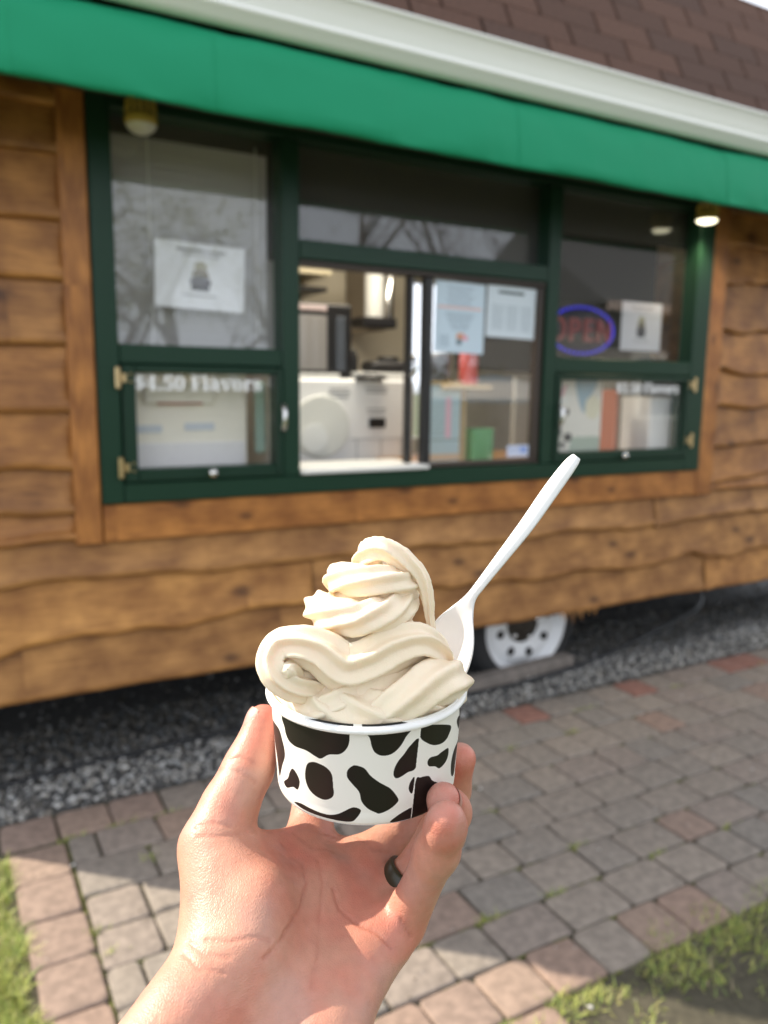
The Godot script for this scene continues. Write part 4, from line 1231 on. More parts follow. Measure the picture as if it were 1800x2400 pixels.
func skin_lines() -> Array:
	return [[V(12.8, -68.3, 18.6), V(16.1, -77.2, 24.7), V(20.1, -84.5, 23.7)],
		[V(-14.5, -67.2, 14.9), V(-11.2, -73.5, 20.7), V(-3.1, -77.5, 26.3), V(4.8, -79.6, 28.7), V(11.5, -85.1, 30.9)],
		[V(-40.0, -51.7, 1.8), V(-29.8, -58.9, 7.4), V(-26.3, -63.0, 18.8), V(-27.7, -67.7, 32.3), V(-31.9, -69.4, 47.7), V(-38.5, -73.3, 59.6)],
		[V(-22.2, -58.2, 6.3), V(-19.1, -64.5, 15.6), V(-19.4, -72.8, 26.6), V(-19.2, -80.1, 41.7), V(-20.6, -86.4, 56.3)],
		[V(-62.4, -67.2, 57.6), V(-52.7, -67.1, 59.8), V(-43.9, -66.0, 58.0), V(-37.1, -68.3, 55.6)],
		[V(-70.1, -69.4, 55.4), V(-61.3, -70.6, 62.6), V(-52.1, -71.3, 63.2)],
		[V(-71.3, -71.6, 58.9), V(-63.3, -73.2, 66.8), V(-53.4, -75.4, 66.5)],
		[V(-64.5, -13.7, -0.0), V(-59.4, -12.1, 1.3), V(-53.2, -14.2, 2.4)],
		[V(-69.5, -18.9, -0.9), V(-58.6, -17.9, 5.6), V(-51.5, -22.9, 5.1)],
		[V(-75.3, -37.1, 20.4), V(-67.3, -35.3, 20.7), V(-60.5, -37.2, 20.1)],
		[V(-73.2, -39.9, 24.6), V(-64.1, -39.8, 24.8), V(-56.0, -40.8, 19.6)],
		[V(-33.0, -49.7, -11.2), V(-24.2, -52.0, -10.8), V(-14.7, -57.5, -18.1)],
		[V(-33.6, -51.1, -5.6), V(-25.8, -55.4, -1.2), V(-16.1, -57.4, -1.6)],
		[V(-4.5, -56.8, -16.5), V(3.2, -59.7, -8.4), V(10.7, -62.3, -11.5)]]

const CELL := 1.4
const LO := Vector3(-142, -152, -82)
const NX := 156
const NY := 118
const NZ := 166

func splat(g: PackedFloat32Array, b: Array, k: float) -> PackedFloat32Array:
	var ax: float = b[0]; var ay: float = b[1]; var az: float = b[2]; var ra: float = b[3]
	var ex: float = b[4] - ax; var ey: float = b[5] - ay; var ez: float = b[6] - az; var dr: float = b[7] - ra
	var l2 := 1.0 / maxf(0.0001, ex * ex + ey * ey + ez * ez)
	var m := maxf(ra, b[7]) + k * 4.5
	var i0 := maxi(0, int((minf(ax, b[4]) - m - LO.x) / CELL)); var i1 := mini(NX - 1, int((maxf(ax, b[4]) + m - LO.x) / CELL) + 1)
	var j0 := maxi(0, int((minf(ay, b[5]) - m - LO.y) / CELL)); var j1 := mini(NY - 1, int((maxf(ay, b[5]) + m - LO.y) / CELL) + 1)
	var k0 := maxi(0, int((minf(az, b[6]) - m - LO.z) / CELL)); var k1 := mini(NZ - 1, int((maxf(az, b[6]) + m - LO.z) / CELL) + 1)
	var far := k * 5.0
	for kz in range(k0, k1 + 1):
		var pz := LO.z + kz * CELL - az
		for jy in range(j0, j1 + 1):
			var py := LO.y + jy * CELL - ay
			var row := (kz * NY + jy) * NX
			var part := py * ey + pz * ez
			for ix in range(i0, i1 + 1):
				var px := LO.x + ix * CELL - ax
				var t := clampf((px * ex + part) * l2, 0.0, 1.0)
				var qx := px - ex * t
				var qy := py - ey * t
				var qz := pz - ez * t
				var d := sqrt(qx * qx + qy * qy + qz * qz) - ra - dr * t
				if d < far:
					g[row + ix] += exp(-d / k)
	return g

func hand_mesh() -> ArrayMesh:
	var KF := 3.0
	var KP := 5.0
	var total := NX * NY * NZ
	var palm := PackedFloat32Array(); palm.resize(total)
	for b in palm_bones(): palm = splat(palm, b, KP)
	var most := PackedFloat32Array(); most.resize(total)
	for f in finger_bones():
		var g := PackedFloat32Array(); g.resize(total)
		var lo := Vector3(1e9, 1e9, 1e9)
		var hi := -lo
		for b in f:
			g = splat(g, b, KF)
			lo = lo.min(V(b[0], b[1], b[2])).min(V(b[4], b[5], b[6]))
			hi = hi.max(V(b[0], b[1], b[2])).max(V(b[4], b[5], b[6]))
		lo = ((lo - Vector3.ONE * 33.0 - LO) / CELL).max(Vector3.ZERO)
		hi = ((hi + Vector3.ONE * 33.0 - LO) / CELL).min(V(NX - 1, NY - 1, NZ - 1))
		for kz in range(int(lo.z), int(hi.z) + 1):
			for jy in range(int(lo.y), int(hi.y) + 1):
				var row := (kz * NY + jy) * NX
				for ix in range(int(lo.x), int(hi.x) + 1):
					var v := g[row + ix]
					if v > most[row + ix]: most[row + ix] = v
	# field: positive outside
	var fld := PackedFloat32Array(); fld.resize(total); fld.fill(12.0)
	var ex := KP / KF
	for i in total:
		var s := most[i]
		var p := palm[i]
		if p > 0.0: s += pow(p, ex)
		if s > 0.02: fld[i] = -KF * log(s)
	# surface nets
	var id := PackedInt32Array(); id.resize(total); id.fill(-1)
	var vs := PackedVector3Array()
	var ns := PackedVector3Array()
	var idx := PackedInt32Array()
	var step := [1, NX, NX * NY]
	var quads := []
	for kz in range(1, NZ - 1):
		for jy in range(1, NY - 1):
			var row := (kz * NY + jy) * NX
			for ix in range(1, NX - 1):
				var i := row + ix
				var a := fld[i]
				if a > 9.0: continue
				for ax in 3:
					var b := fld[i + step[ax]]
					if (a < 0.0) != (b < 0.0):
						var u: int = step[(ax + 1) % 3]
						var w: int = step[(ax + 2) % 3]
						var q := [i, i - u, i - u - w, i - w]
						for c in q:
							if id[c] < 0:
								id[c] = vs.size()
								var cx: int = c % NX
								var cy: int = (c / NX) % NY
								var cz: int = c / (NX * NY)
								var f0 := fld[c]; var f1 := fld[c + 1]; var f2 := fld[c + NX]; var f3 := fld[c + NX + 1]
								var o2: int = NX * NY
								var f4 := fld[c + o2]; var f5 := fld[c + o2 + 1]; var f6 := fld[c + o2 + NX]; var f7 := fld[c + o2 + NX + 1]
								var sum := Vector3.ZERO
								var cnt := 0
								if (f0 < 0) != (f1 < 0): sum += V(f0 / (f0 - f1), 0, 0); cnt += 1
								if (f2 < 0) != (f3 < 0): sum += V(f2 / (f2 - f3), 1, 0); cnt += 1
								if (f4 < 0) != (f5 < 0): sum += V(f4 / (f4 - f5), 0, 1); cnt += 1
								if (f6 < 0) != (f7 < 0): sum += V(f6 / (f6 - f7), 1, 1); cnt += 1
								if (f0 < 0) != (f2 < 0): sum += V(0, f0 / (f0 - f2), 0); cnt += 1
								if (f1 < 0) != (f3 < 0): sum += V(1, f1 / (f1 - f3), 0); cnt += 1
								if (f4 < 0) != (f6 < 0): sum += V(0, f4 / (f4 - f6), 1); cnt += 1
								if (f5 < 0) != (f7 < 0): sum += V(1, f5 / (f5 - f7), 1); cnt += 1
								if (f0 < 0) != (f4 < 0): sum += V(0, 0, f0 / (f0 - f4)); cnt += 1
								if (f1 < 0) != (f5 < 0): sum += V(1, 0, f1 / (f1 - f5)); cnt += 1
								if (f2 < 0) != (f6 < 0): sum += V(0, 1, f2 / (f2 - f6)); cnt += 1
								if (f3 < 0) != (f7 < 0): sum += V(1, 1, f3 / (f3 - f7)); cnt += 1
								var t := sum / maxf(1, cnt)
								vs.append(LO + (V(cx, cy, cz) + t) * CELL)
								var gx := lerpf(lerpf(f1 - f0, f3 - f2, t.y), lerpf(f5 - f4, f7 - f6, t.y), t.z)
								var gy := lerpf(lerpf(f2 - f0, f3 - f1, t.x), lerpf(f6 - f4, f7 - f5, t.x), t.z)
								var gz := lerpf(lerpf(f4 - f0, f5 - f1, t.x), lerpf(f6 - f2, f7 - f3, t.x), t.y)
								ns.append(V(gx, gy, gz).normalized())
						# inside at a: outward is +axis; Godot's front faces run clockwise
						if a < 0.0: idx.append_array(PackedInt32Array([id[q[0]], id[q[2]], id[q[1]], id[q[0]], id[q[3]], id[q[2]]]))
						else: idx.append_array(PackedInt32Array([id[q[0]], id[q[1]], id[q[2]], id[q[0]], id[q[2]], id[q[3]]]))
	# smooth the normals a little over neighbours
	for pass_ in 2:
		var acc := PackedVector3Array(); acc.resize(vs.size())
		for t in range(0, idx.size(), 3):
			var a := idx[t]; var b := idx[t + 1]; var c := idx[t + 2]
			var s := ns[a] + ns[b] + ns[c]
			acc[a] += s; acc[b] += s; acc[c] += s
		for i in vs.size(): ns[i] = acc[i].normalized()
	# skin lines, colour
	var cols := PackedColorArray(); cols.resize(vs.size())
	var lines := skin_lines()
	var boxes := []
	for l in lines:
		var bb := AABB(l[0], Vector3.ZERO)
		for p in l: bb = bb.expand(p)
		boxes.append(bb.grow(4.0))
	var nz := FastNoiseLite.new(); nz.seed = 2; nz.frequency = 0.035; nz.fractal_octaves = 3
	var nz2 := FastNoiseLite.new(); nz2.seed = 9; nz2.frequency = 0.16; nz2.fractal_octaves = 3
	var tips := [V(-50, -1, -17), V(-3, -10, -58), V(46, -19, -22), V(34, -21, 33), V(33, -23, 50)]
	var pads := [V(21, -86, 24), V(-2, -66, 2), V(-24, -60, 2), V(-60, -62, 44)]
	for i in vs.size():
		var p := vs[i]
		var n := ns[i]
		var red := 0.0
		for t in tips: red += 0.75 * exp(-p.distance_squared_to(t) / 190.0)
		for t in pads: red += 0.30 * exp(-p.distance_squared_to(t) / 220.0)
		red += 0.60 * nz.get_noise_3dv(p) + 0.12
		var deep := 0.0
		for li in lines.size():
			if not boxes[li].has_point(p): continue
			var l: Array = lines[li]
			var best := 1e9
			var dir := Vector3.ZERO
			for s in l.size() - 1:
				var q := Geometry3D.get_closest_point_to_segment(p, l[s], l[s + 1])
				var d := p.distance_to(q)
				if d < best:
					best = d
					dir = (p - q)
			if best < 4.0:
				var amp: float = 1.0 if li < 3 else 0.60
				var e := exp(-best * best / 1.1)
				deep = maxf(deep, e * amp)
				vs[i] -= n * amp * 0.8 * e
				if best > 0.05:
					ns[i] = (ns[i] - (dir / best) * (2.0 * amp * best / 1.1 * e * 0.55)).normalized()
		var v := 1.0 + 0.10 * nz2.get_noise_3dv(p)
		var c := Color(0.545, 0.272, 0.192).lerp(Color(0.55, 0.17, 0.122), clampf(red, 0.0, 1.0))
		c = c.lerp(Color(0.46, 0.27, 0.215), clampf(nz.get_noise_3d(p.x * 0.7 + 300.0, p.y * 0.7, p.z * 0.7) * 1.6 - 0.05, 0.0, 0.55))
		c = c.lerp(Color(0.42, 0.16, 0.11), deep * 0.6)
		cols[i] = Color(c.r * v, c.g * v, c.b * v)
	for i in vs.size(): vs[i] *= 0.001
	var arr := []
	arr.resize(Mesh.ARRAY_MAX)
	arr[Mesh.ARRAY_VERTEX] = vs
	arr[Mesh.ARRAY_NORMAL] = ns
	arr[Mesh.ARRAY_COLOR] = cols
	arr[Mesh.ARRAY_INDEX] = idx
	var am := ArrayMesh.new()
	am.add_surface_from_arrays(Mesh.PRIMITIVE_TRIANGLES, arr)
	return am

func nail(parent: Node, a: Vector3, b: Vector3, rad: float, outward: Vector3, len_: float, m: Material) -> void:
	# a curved plate on the back of the last joint, from a towards the tip b
	var d := (b - a).normalized()
	var n := (outward - d * outward.dot(d)).normalized()
	var w := d.cross(n)
	var st := begin(true)
	var rows := []
	for i in 11:
		var v := i / 10.0
		var row := []
		for k in 11:
			var u := k / 5.0 - 1.0
			var ang := u * 0.95
			var edge := 1.0 - 0.18 * u * u * (1.0 - v) - 0.22 * u * u * v
			var along := (v * edge + (1.0 - edge) * 0.5) * len_
			var pos := along - len_ + rad * (0.62 if outward.x < -0.5 else 0.35)
			var sf := clampf(pos / rad, 0.0, 0.92)
			var r := rad * lerpf(1.0, sqrt(1.0 - sf * sf), 0.7) + (0.2 if outward.x < -0.5 else 0.05)
			row.append((b + d * pos + n * cos(ang) * r + w * sin(ang) * r * 0.92) * 0.001)
		rows.append(row)
	for i in 10:
		for k in 10:
			quad(st, rows[i][k], rows[i][k + 1], rows[i + 1][k + 1], rows[i + 1][k])
	put("nail", done(st), m, parent)

func star_rope(st: SurfaceTool, pts: Array, twist: float, lobes: int, seed_: int, phase := 0.0, depth := 0.24, eps := 0.045, rag := 0.014) -> void:
	# soft serve pressed through a star nozzle: [x, y, z, radius] along the rope, millimetres
	var nz := FastNoiseLite.new(); nz.seed = seed_; nz.frequency = 0.35; nz.fractal_octaves = 3
	var nz2 := FastNoiseLite.new(); nz2.seed = seed_ + 3; nz2.frequency = 0.045
	var P := []
	var vv := []
	for q in pts: vv.append(Vector4(q[0], q[1], q[2], q[3]))
	var sub := 9
	for i in (vv.size() - 1) * sub + 1: P.append(spline(vv, i / float(sub)))
	var n := P.size()
	var sides := 60
	var rings := []
	var up := V(0.2, 0.9, 0.1)
	var turn := phase
	for i in n:
		var p := V(P[i].x, P[i].y, P[i].z)
		var pa := V(P[maxi(i - 1, 0)].x, P[maxi(i - 1, 0)].y, P[maxi(i - 1, 0)].z)
		var pb := V(P[mini(i + 1, n - 1)].x, P[mini(i + 1, n - 1)].y, P[mini(i + 1, n - 1)].z)
		var d := (pb - pa).normalized()
		var fr := ring_frame(d, up)
		up = fr[0]
		if i > 0: turn += twist * (p - pa).length()
		var R: float = P[i].w
		var cap := 1.0
		if i < 5: cap = sqrt(1.0 - pow(1.0 - (i + 0.02) / 5.0, 2.0))
		if i > n - 6: cap = sqrt(1.0 - pow(1.0 - (n - 1 - i + 0.02) / 5.0, 2.0))
		var row := PackedVector3Array()
		for k in sides:
			var a := TAU * k / sides
			var s := absf(sin(lobes * a * 0.5))
			var r := R * cap * (1.03 - depth * 0.86 + depth * (1.0 - sqrt(s * s + eps)))
			var dir: Vector3 = fr[0] * cos(a + turn) + fr[1] * sin(a + turn)
			var q := p + dir * r
			r += R * cap * (rag * nz.get_noise_3dv(q) * (1.0 + 1.5 * (1.0 - s)) + 0.06 * nz2.get_noise_3dv(q))
			row.append((p + dir * r) * 0.001)
		rings.append(row)
	for i in n - 1:
		for k in sides:
			var k2 := (k + 1) % sides
			quad(st, rings[i][k], rings[i][k2], rings[i + 1][k2], rings[i + 1][k])

func cup_print() -> ImageTexture:
	var W := 2048
	var H := 512
	var L := Image.create(W, H, false, Image.FORMAT_RGB8)
	var paper := Color(0.93, 0.918, 0.89)
	var ink := Color(0.075, 0.06, 0.055)
	L.fill(paper)
	var Rt := L.duplicate() as Image
	# outlines of the printed patches: angle round the cup in degrees, millimetres below the rim
	var left := [
		[-52.3, 2.9, -53.3, 8.7, -50.5, 13.3, -44.5, 14.8, -35.1, 14.5, -28.7, 15.8, -25.0, 16.2, -19.8, 13.5, -13.0, 12.3, -8.8, 8.4, -7.9, 3.4, -9.5, -0.8],
		[-0.2, -1.1, 2.9, 4.2, 4.2, 8.4, 6.1, 11.2, 10.0, 12.8, 15.2, 12.4, 19.8, 9.7, 23.0, 5.8, 25.5, 0.9],
		[31.7, 8.1, 26.1, 10.1, 22.7, 13.3, 19.4, 16.1, 17.1, 19.6, 16.9, 22.9, 19.4, 24.3, 25.4, 22.5, 30.7, 20.8],
		[30.0, 25.7, 27.2, 27.8, 26.7, 31.1, 29.0, 33.0],
		[-5.9, 17.2, -9.2, 19.6, -9.5, 22.9, -6.7, 25.9, -2.8, 29.6, -1.4, 34.0, 1.9, 37.3, 6.6, 39.5, 9.3, 40.2, 14.8, 38.7, 19.6, 36.0, 19.8, 33.8, 15.1, 28.7, 9.0, 25.4, 3.7, 21.9, 0.5, 18.6, -2.7, 17.4],
		[-30.5, 18.9, -34.8, 21.1, -36.8, 27.1, -34.9, 32.2, -30.0, 34.9, -23.8, 35.6, -19.2, 33.9, -17.6, 31.5, -17.9, 28.7, -18.5, 22.8, -21.5, 20.0, -25.9, 18.9],
		[-47.8, 26.8, -51.2, 29.8, -54.0, 33.6, -60.0, 37.5, -56.3, 39.0, -48.5, 36.0, -43.9, 35.7, -41.7, 31.3, -44.0, 28.0],
		[-80.0, 14.1, -80.0, 20.8, -72.3, 28.9, -68.6, 37.9, -60.0, 28.9, -55.4, 22.7, -57.1, 16.6, -62.9, 11.8],
		[-48.4, 43.3, -41.8, 44.1, -32.4, 44.3, -21.2, 44.3, -8.3, 44.2, -4.1, 41.9, -1.8, 38.5, -4.8, 37.1, -8.2, 37.7, -15.2, 41.0, -22.6, 42.5, -34.0, 42.1, -41.5, 41.8],
		[16.0, 45.3, 19.2, 42.7, 25.1, 40.8, 30.4, 40.6, 29.0, 46.0],
	]
	var right := [
		[32.1, 1.5, 32.3, 7.3, 37.9, 11.3, 43.6, 13.6, 51.1, 14.6, 56.6, 13.0, 57.6, 8.3],
		[57.7, 19.4, 50.7, 18.9, 46.3, 19.3, 40.4, 18.7, 38.5, 20.4, 40.0, 22.7, 45.0, 24.2, 49.6, 26.5, 55.7, 25.6, 58.6, 23.2],
		[72.9, 9.0, 68.5, 10.2, 76.1, 16.4, 82.2, 16.2, 82.1, 12.7],
		[82.2, 24.4, 69.4, 23.6, 64.5, 28.7, 66.9, 36.0, 74.3, 38.3, 77.3, 31.3],
		[30.8, 27.7, 34.3, 26.6, 40.2, 27.5, 43.8, 30.8, 50.1, 34.2, 59.2, 41.7, 71.7, 53.7, 55.0, 49.5, 38.9, 46.7, 29.0, 45.3],
	]
	var px := func(o: Array, shift: float) -> Array:
		var out := []
		for i in range(0, o.size(), 2): out.append(Vector2((o[i] + shift + 180.0) / 360.0 * W, o[i + 1] / 46.0 * H))
		return out
	for o in left: fill_outline(L, px.call(o, 0.0), ink)
	for o in right: fill_outline(Rt, px.call(o, 0.0), ink)
	for i in [0, 1, 9, 10, 11]:
		fill_outline(L, px.call(left[mini(i, left.size() - 1)], -118.0), ink)
		fill_outline(Rt, px.call(left[mini(i, left.size() - 1)], 128.0), ink)
	for y in H:
		var s := int((32.3 - y / float(H) * 46.0 * 0.072 + 180.0) / 360.0 * W)
		L.blit_rect(Rt, Rect2i(s, y, W - s, 1), Vector2i(s, y))
		L.fill_rect(Rect2i(s - 1, y, 3, 1), paper)
	return ImageTexture.create_from_image(L)

func hand_and_treat() -> void:
	# --- the hand
	var skin := mat(1, 1, 1, 0.41)
	skin.vertex_color_use_as_albedo = true
	skin.metallic_specular = 0.42
	skin.subsurf_scatter_enabled = true
	skin.subsurf_scatter_strength = 0.08
	skin.heightmap_enabled = true
	skin.heightmap_texture = skin_relief()
	skin.heightmap_scale = 0.03
	skin.uv1_triplanar = true
	skin.uv1_scale = V(48, 48, 48)
	var person := put("person", hand_mesh(), skin, null, V(0.165539, 1.339993, 2.690650))
	person.basis = held
	tag(person, "bare left hand holding up the cow patterned cup, dark ring on one finger", "person")
	var nm := mat(0.50, 0.25, 0.20, 0.34)
	nm.clearcoat_enabled = true
	nm.clearcoat = 0.3
	var fb := finger_bones()
	var outs := [V(-0.93, 0.12, 0.30), V(-0.1, 0.3, -0.95), V(0.4, -0.3, -0.9), V(0.62, -0.45, -0.70), V(0.60, -0.45, -0.75)]
	for i in 5:
		var b: Array = fb[i][fb[i].size() - 1]
		nail(person, V(b[0], b[1], b[2]), V(b[4], b[5], b[6]), b[7] + 0.2, outs[i], [13.5, 11.0, 11.5, 10.5, 9.0][i], nm)
	# ring
	var rb: Array = fb[3][0]
	var ra := V(rb[0], rb[1], rb[2])
	var rd := (V(rb[4], rb[5], rb[6]) - ra)
	var at := (ra + rd * 0.22) * 0.001
	var fr := ring_frame(rd.normalized(), V(0, 0, 1))
	var rp := [Vector2(10.8, -4.4), Vector2(11.9, -4.8), Vector2(12.8, -4.3), Vector2(13.05, -3.0), Vector2(12.7, -2.7), Vector2(13.0, -2.3), Vector2(13.2, 0.5), Vector2(13.05, 3.2), Vector2(12.6, 4.5), Vector2(11.8, 4.8), Vector2(10.8, 4.4)]
	var rp2 := []
	for p in rp: rp2.append(p * 0.001)
	var ringm := put("finger_ring", lathe_mesh(rp2, 56), mat(0.030, 0.030, 0.014, 0.34), person, at)
	ringm.basis = Basis(fr[0], rd.normalized(), fr[0].cross(rd.normalized()))
	ringm.set_meta("label", "dark olive silicone ring")
	# sleeve further down the arm
	var sl := begin(true)
	tube(sl, [V(-0.086, -0.132, 0.116), V(-0.105, -0.170, 0.140), V(-0.150, -0.260, 0.195), V(-0.21, -0.36, 0.25)], [0.056, 0.056, 0.058, 0.062], 24)
	put("sleeve", done(sl), mat(0.03, 0.035, 0.05, 0.9), person)
	# --- cup
	var cb := Basis(V(0.87316, 0.00363, 0.48741), V(-0.0207, 0.99935, 0.02964), V(-0.48699, -0.03597, 0.87267))
	var rim_at := V(0.165063, 1.362978, 2.691332)
	var cup := base("paper_cup", rim_at - cb.y * 0.0458)
	cup.basis = cb
	tag(cup, "white paper cup printed with black cow patches, held in the hand", "cup")
	var hh := 45.8
	var st := begin(true)
	var sides := 144
	var prof := [[-2.0, 44.3], [2.0, 44.05], [12.0, 43.45], [24.0, 42.7], [34.0, 42.1], [39.0, 41.8], [40.2, 41.65], [41.0, 41.75], [44.4, 41.5], [45.5, 41.2], [45.8, 40.7]]
	var wp := func(k: int, row: Array) -> Vector3:
		var th := -180.0 + 360.0 * k / sides
		var turn := fposmod(th - (32.3 - row[0] * 0.072), 360.0)
		if k == sides: turn = fposmod(-180.0 - (32.3 - row[0] * 0.072), 360.0)
		var r: float = row[1] + 0.34 * (1.0 - turn / 360.0)
		return V(sin(deg_to_rad(th)) * r, hh - row[0], cos(deg_to_rad(th)) * r) * 0.001
	for i in prof.size() - 1:
		for k in sides:
			var u0 := float(k) / sides
			var u1 := float(k + 1) / sides
			var v0: float = clampf(prof[i][0] / 46.0, 0.0, 1.0)
			var v1: float = clampf(prof[i + 1][0] / 46.0, 0.0, 1.0)
			quad(st, wp.call(k, prof[i + 1]), wp.call(k + 1, prof[i + 1]), wp.call(k + 1, prof[i]), wp.call(k, prof[i]), Vector2(u0, v1), Vector2(u1, v1), Vector2(u1, v0), Vector2(u0, v0))
	var paper := mat(1, 1, 1, 0.40, 0, cup_print())
	paper.backlight_enabled = true
	paper.backlight = Color(0.22, 0.21, 0.17)
	paper.texture_repeat = false
	put("printed_wall", done(st), paper, cup)
	var wm := mat(0.86, 0.86, 0.845, 0.35)
	wm.backlight_enabled = true
	wm.backlight = Color(0.2, 0.2, 0.18)
	var rp3 := []
	for k in 17:
		var a := -0.7 + 4.9 * k / 16.0
		rp3.append(Vector2(44.6 + cos(a) * 1.95, 45.0 + sin(a) * 1.75) * 0.001)
	put("rolled_rim", lathe_mesh(rp3, 96), wm, cup)
	put("inner_wall", lathe_mesh([Vector2(0.0438, 0.0455), Vector2(0.0433, 0.036), Vector2(0.0412, 0.004), Vector2(0.0, 0.004)], 72), wm, cup)
	put("base_ring", lathe_mesh([Vector2(0.0, 0.0028), Vector2(0.0395, 0.0028), Vector2(0.0398, 0.0), Vector2(0.0411, 0.0)], 72), wm, cup)
	# --- soft serve
	var ice := base("soft_serve", rim_at)
	ice.basis = cb
	tag(ice, "pale cream soft serve swirl piled high in the cup with a drooping tip", "ice cream")
	var is_ := begin(true)
	var coil := []
	for i in 15:
		var a := -2.6 + TAU * 1.12 * i / 14.0
		coil.append([sin(a) * 30.0, -1.8 + i * 0.12, cos(a) * 30.0, 13.3])
	star_rope(is_, coil, 0.055, 7, 1, 0.4)
	star_rope(is_, [[-8.8, -0.0, 10.2, 5.1], [-16.5, 5.0, 19.4, 6.2], [-24.6, 9.6, 25.6, 7.2], [-31.4, 12.5, 29.1, 7.6], [-37.1, 16.9, 29.3, 7.9], [-38.9, 21.7, 26.3, 8.3], [-35.3, 26.7, 23.3, 9.0], [-27.6, 28.3, 24.0, 9.4], [-18.5, 25.7, 24.5, 10.4], [-8.7, 19.3, 25.8, 11.5], [0.9, 21.3, 24.4, 11.5], [10.6, 26.0, 21.4, 11.0], [19.9, 27.4, 17.1, 9.9], [27.9, 21.8, 9.0, 8.6], [33.4, 12.3, -3.3, 7.6], [32.3, 3.4, -14.9, 6.8]], 0.004, 7, 2, 0.9, 0.40)
	star_rope(is_, [[-5.7, -8.3, 26.1, 5.5], [3.0, -1.5, 31.9, 7.8], [11.4, 4.2, 32.8, 9.6], [20.4, 8.7, 29.9, 10.5], [28.5, 11.5, 24.3, 11.0], [35.6, 7.9, 12.8, 11.5], [38.9, 0.2, -2.0, 11.4], [36.1, -4.9, -17.3, 10.3]], -0.02, 6, 3, 0.2, 0.30, 0.12)
	star_rope(is_, [[32.9, 4.1, -13.0, 6.8], [24.8, 2.0, -30.9, 8.5], [10.6, 2.5, -39.2, 9.4], [-7.5, 2.3, -39.2, 9.4], [-23.7, 0.9, -32.8, 8.9], [-35.7, 1.2, -18.6, 8.3], [-39.6, 4.2, -0.9, 7.2], [-36.6, 6.1, 13.0, 6.3]], 0.05, 6, 7, 0.3)
	star_rope(is_, [[-24.9, 5.8, 9.0, 6.3], [-28.5, 11.2, 17.1, 6.9], [-30.7, 15.7, 24.4, 6.2], [-31.8, 19.5, 30.8, 4.7], [-32.1, 21.9, 35.4, 2.6]], 0.16, 5, 8, 0.0, 0.22, 0.15)
	star_rope(is_, [[-28.2, -9.7, 22.3, 6.8], [-20.1, -1.8, 28.9, 7.9], [-11.5, 4.3, 30.7, 8.1], [-3.8, 7.4, 26.1, 7.3], [0.8, 8.0, 16.8, 6.3]], 0.03, 6, 9, 0.2, 0.3)
	star_rope(is_, [[-10.1, 33.4, -17.8, 7.7], [-17.1, 35.1, -10.0, 8.4], [-21.3, 37.9, 2.8, 8.6], [-16.8, 38.9, 12.8, 8.5], [-9.7, 39.1, 18.8, 8.6], [-2.2, 39.3, 21.9, 8.6], [5.6, 41.0, 21.5, 8.5], [13.0, 41.6, 13.3, 8.3], [16.1, 40.1, 2.4, 8.3], [13.4, 38.7, -10.6, 8.4], [3.4, 38.5, -19.8, 8.1], [-6.6, 42.8, -14.5, 7.8], [-12.2, 47.9, -6.3, 7.8], [-12.4, 51.4, 2.2, 7.9], [-7.0, 53.0, 9.0, 7.9], [0.5, 53.6, 13.0, 7.9], [8.6, 52.8, 12.1, 7.9], [14.9, 49.9, 6.6, 7.9], [17.6, 46.2, -2.9, 7.7], [14.0, 46.2, -13.1, 7.6], [5.3, 51.6, -13.1, 7.2]], -0.06, 6, 4, 0.75, 0.33, 0.12)
	star_rope(is_, [[11.9, 50.4, -7.8, 6.5], [3.4, 52.4, -10.2, 7.1], [-0.2, 57.8, -5.2, 7.0], [1.6, 63.2, -0.1, 6.6], [6.6, 65.7, 2.4, 5.9], [12.6, 63.6, 3.9, 5.3], [18.0, 59.8, 4.6, 4.6], [23.0, 54.7, 4.6, 4.0], [26.2, 48.2, 4.9, 3.5], [27.7, 41.1, 5.3, 3.0], [28.4, 35.2, 5.4, 2.5], [29.6, 29.9, 6.4, 1.8], [30.3, 26.8, 7.1, 0.8]], 0.03, 6, 5, 0.0, 0.34, 0.045, 0.035)
	lathe(is_, [Vector2(0.0, -0.012), Vector2(0.038, -0.012), Vector2(0.036, 0.004), Vector2(0.030, 0.014), Vector2(0.0255, 0.023), Vector2(0.0195, 0.034), Vector2(0.0145, 0.045), Vector2(0.005, 0.054), Vector2(0.0, 0.056)], 40)
	var im := mat(0.86, 0.715, 0.53, 0.36)
	im.subsurf_scatter_enabled = true
	im.subsurf_scatter_strength = 0.10
	im.metallic_specular = 0.45
	im.heightmap_enabled = true
	im.heightmap_texture = noise_tex(0.09, 31, 256, 0.0, 1.0, FastNoiseLite.TYPE_SIMPLEX_SMOOTH, 3)
	im.heightmap_scale = 0.014
	im.uv1_triplanar = true
	im.uv1_scale = V(55, 55, 55)
	put("swirl", done(is_), im, ice)
	# --- spoon
	var sp := base("spoon", rim_at)
	sp.basis = cb
	tag(sp, "white plastic spoon stuck into the soft serve, handle leaning right", "spoon")
	spoon(sp, [[97.9, 104.5, -24.4, 2.4], [93.8, 99.0, -24.3, 3.3], [86.4, 87.6, -25.2, 3.7], [76.0, 71.4, -25.0, 3.5], [64.3, 54.9, -24.9, 2.9], [55.0, 42.1, -24.4, 2.4], [50.2, 35.3, -24.1, 2.6], [46.6, 28.4, -23.8, 5.5], [42.9, 20.6, -22.3, 10.0], [39.7, 11.4, -20.5, 12.6], [36.4, 2.2, -18.7, 12.8], [33.6, -8.1, -16.7, 10.5], [31.6, -16.3, -15.1, 6.0]])

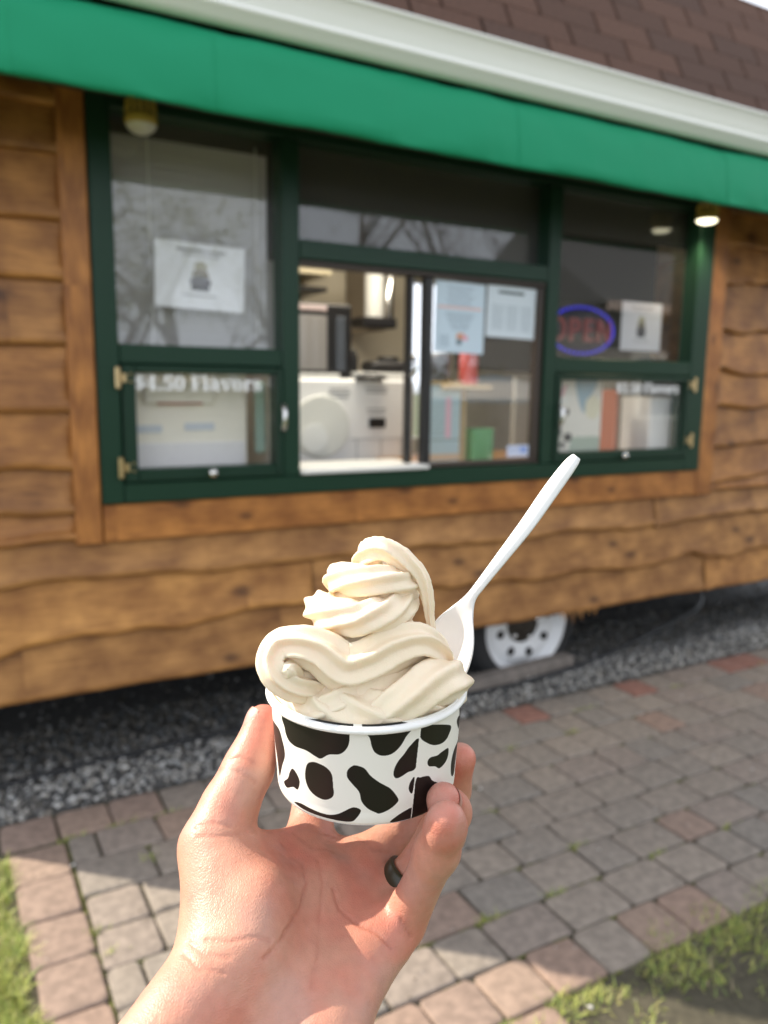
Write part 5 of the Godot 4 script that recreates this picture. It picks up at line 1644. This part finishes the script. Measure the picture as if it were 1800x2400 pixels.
func spoon(root: Node3D, pts: Array) -> void:
	var vv := []
	for q in pts: vv.append(Vector4(q[0], q[1], q[2], q[3]))
	var st := begin(true)
	var fronts := []
	var backs := []
	var n := (vv.size() - 1) * 7
	var N0 := V(-0.42, 0.18, 0.89).normalized()
	for i in n + 1:
		var t := i / 7.0
		var P: Vector4 = spline(vv, t)
		var Q: Vector4 = spline(vv, minf(t + 0.05, vv.size() - 1.0))
		var O: Vector4 = spline(vv, maxf(t - 0.05, 0.0))
		var d := V(Q.x - O.x, Q.y - O.y, Q.z - O.z).normalized()
		var w := d.cross(N0).normalized()
		var nn := w.cross(d).normalized()
		var bowl := smoothstep(6.0, 8.5, t)
		var end := 1.0
		if i < 4: end = sqrt(1.0 - pow(1.0 - (i + 0.3) / 4.3, 2.0)) * 0.35 + 0.65
		if i > n - 7: end = sqrt(maxf(0.0, 1.0 - pow(1.0 - (n - i) / 7.0, 2.0)))
		var hw := maxf(0.05, P.w * end)
		var fr := []
		var bk := []
		for k in 13:
			var u := k / 6.0 - 1.0
			var dish := bowl * hw * 0.42 * (u * u - 1.0)
			var th := lerpf(1.55 * (1.0 - 0.55 * u * u), 0.55, bowl)
			var rimup := bowl * 0.35 * smoothstep(0.8, 1.0, absf(u))
			var c := V(P.x, P.y, P.z) + w * u * hw + nn * (dish + rimup)
			fr.append((c + nn * th) * 0.001)
			bk.append((c - nn * th) * 0.001)
		fronts.append(fr)
		backs.append(bk)
	for i in n:
		for k in 12:
			quad(st, fronts[i][k], fronts[i][k + 1], fronts[i + 1][k + 1], fronts[i + 1][k])
			quad(st, backs[i][k + 1], backs[i][k], backs[i + 1][k], backs[i + 1][k + 1])
		quad(st, backs[i][0], fronts[i][0], fronts[i + 1][0], backs[i + 1][0])
		quad(st, fronts[i][12], backs[i][12], backs[i + 1][12], fronts[i + 1][12])
	for k in 12:
		quad(st, backs[0][k], backs[0][k + 1], fronts[0][k + 1], fronts[0][k])
		quad(st, fronts[n][k], fronts[n][k + 1], backs[n][k + 1], backs[n][k])
	var m := mat(0.86, 0.86, 0.87, 0.3)
	m.backlight_enabled = true
	m.backlight = Color(0.15, 0.15, 0.15)
	put("handle_and_bowl", done(st), m, root)

func skin_relief() -> ImageTexture:
	var c := FastNoiseLite.new()
	c.seed = 14
	c.noise_type = FastNoiseLite.TYPE_CELLULAR
	c.cellular_return_type = FastNoiseLite.RETURN_DISTANCE2_SUB
	c.frequency = 0.055
	c.fractal_type = FastNoiseLite.FRACTAL_NONE
	var im := c.get_seamless_image(384, 384)
	im.convert(Image.FORMAT_RGB8)
	var n := FastNoiseLite.new(); n.seed = 5; n.frequency = 0.02; n.fractal_octaves = 4
	var im2 := n.get_seamless_image(384, 384)
	for y in 384:
		for x in 384:
			var v := sqrt(im.get_pixel(x, y).r) * 0.55 + im2.get_pixel(x, y).r * 0.45
			im.set_pixel(x, y, Color(v, v, v))
	return ImageTexture.create_from_image(im)
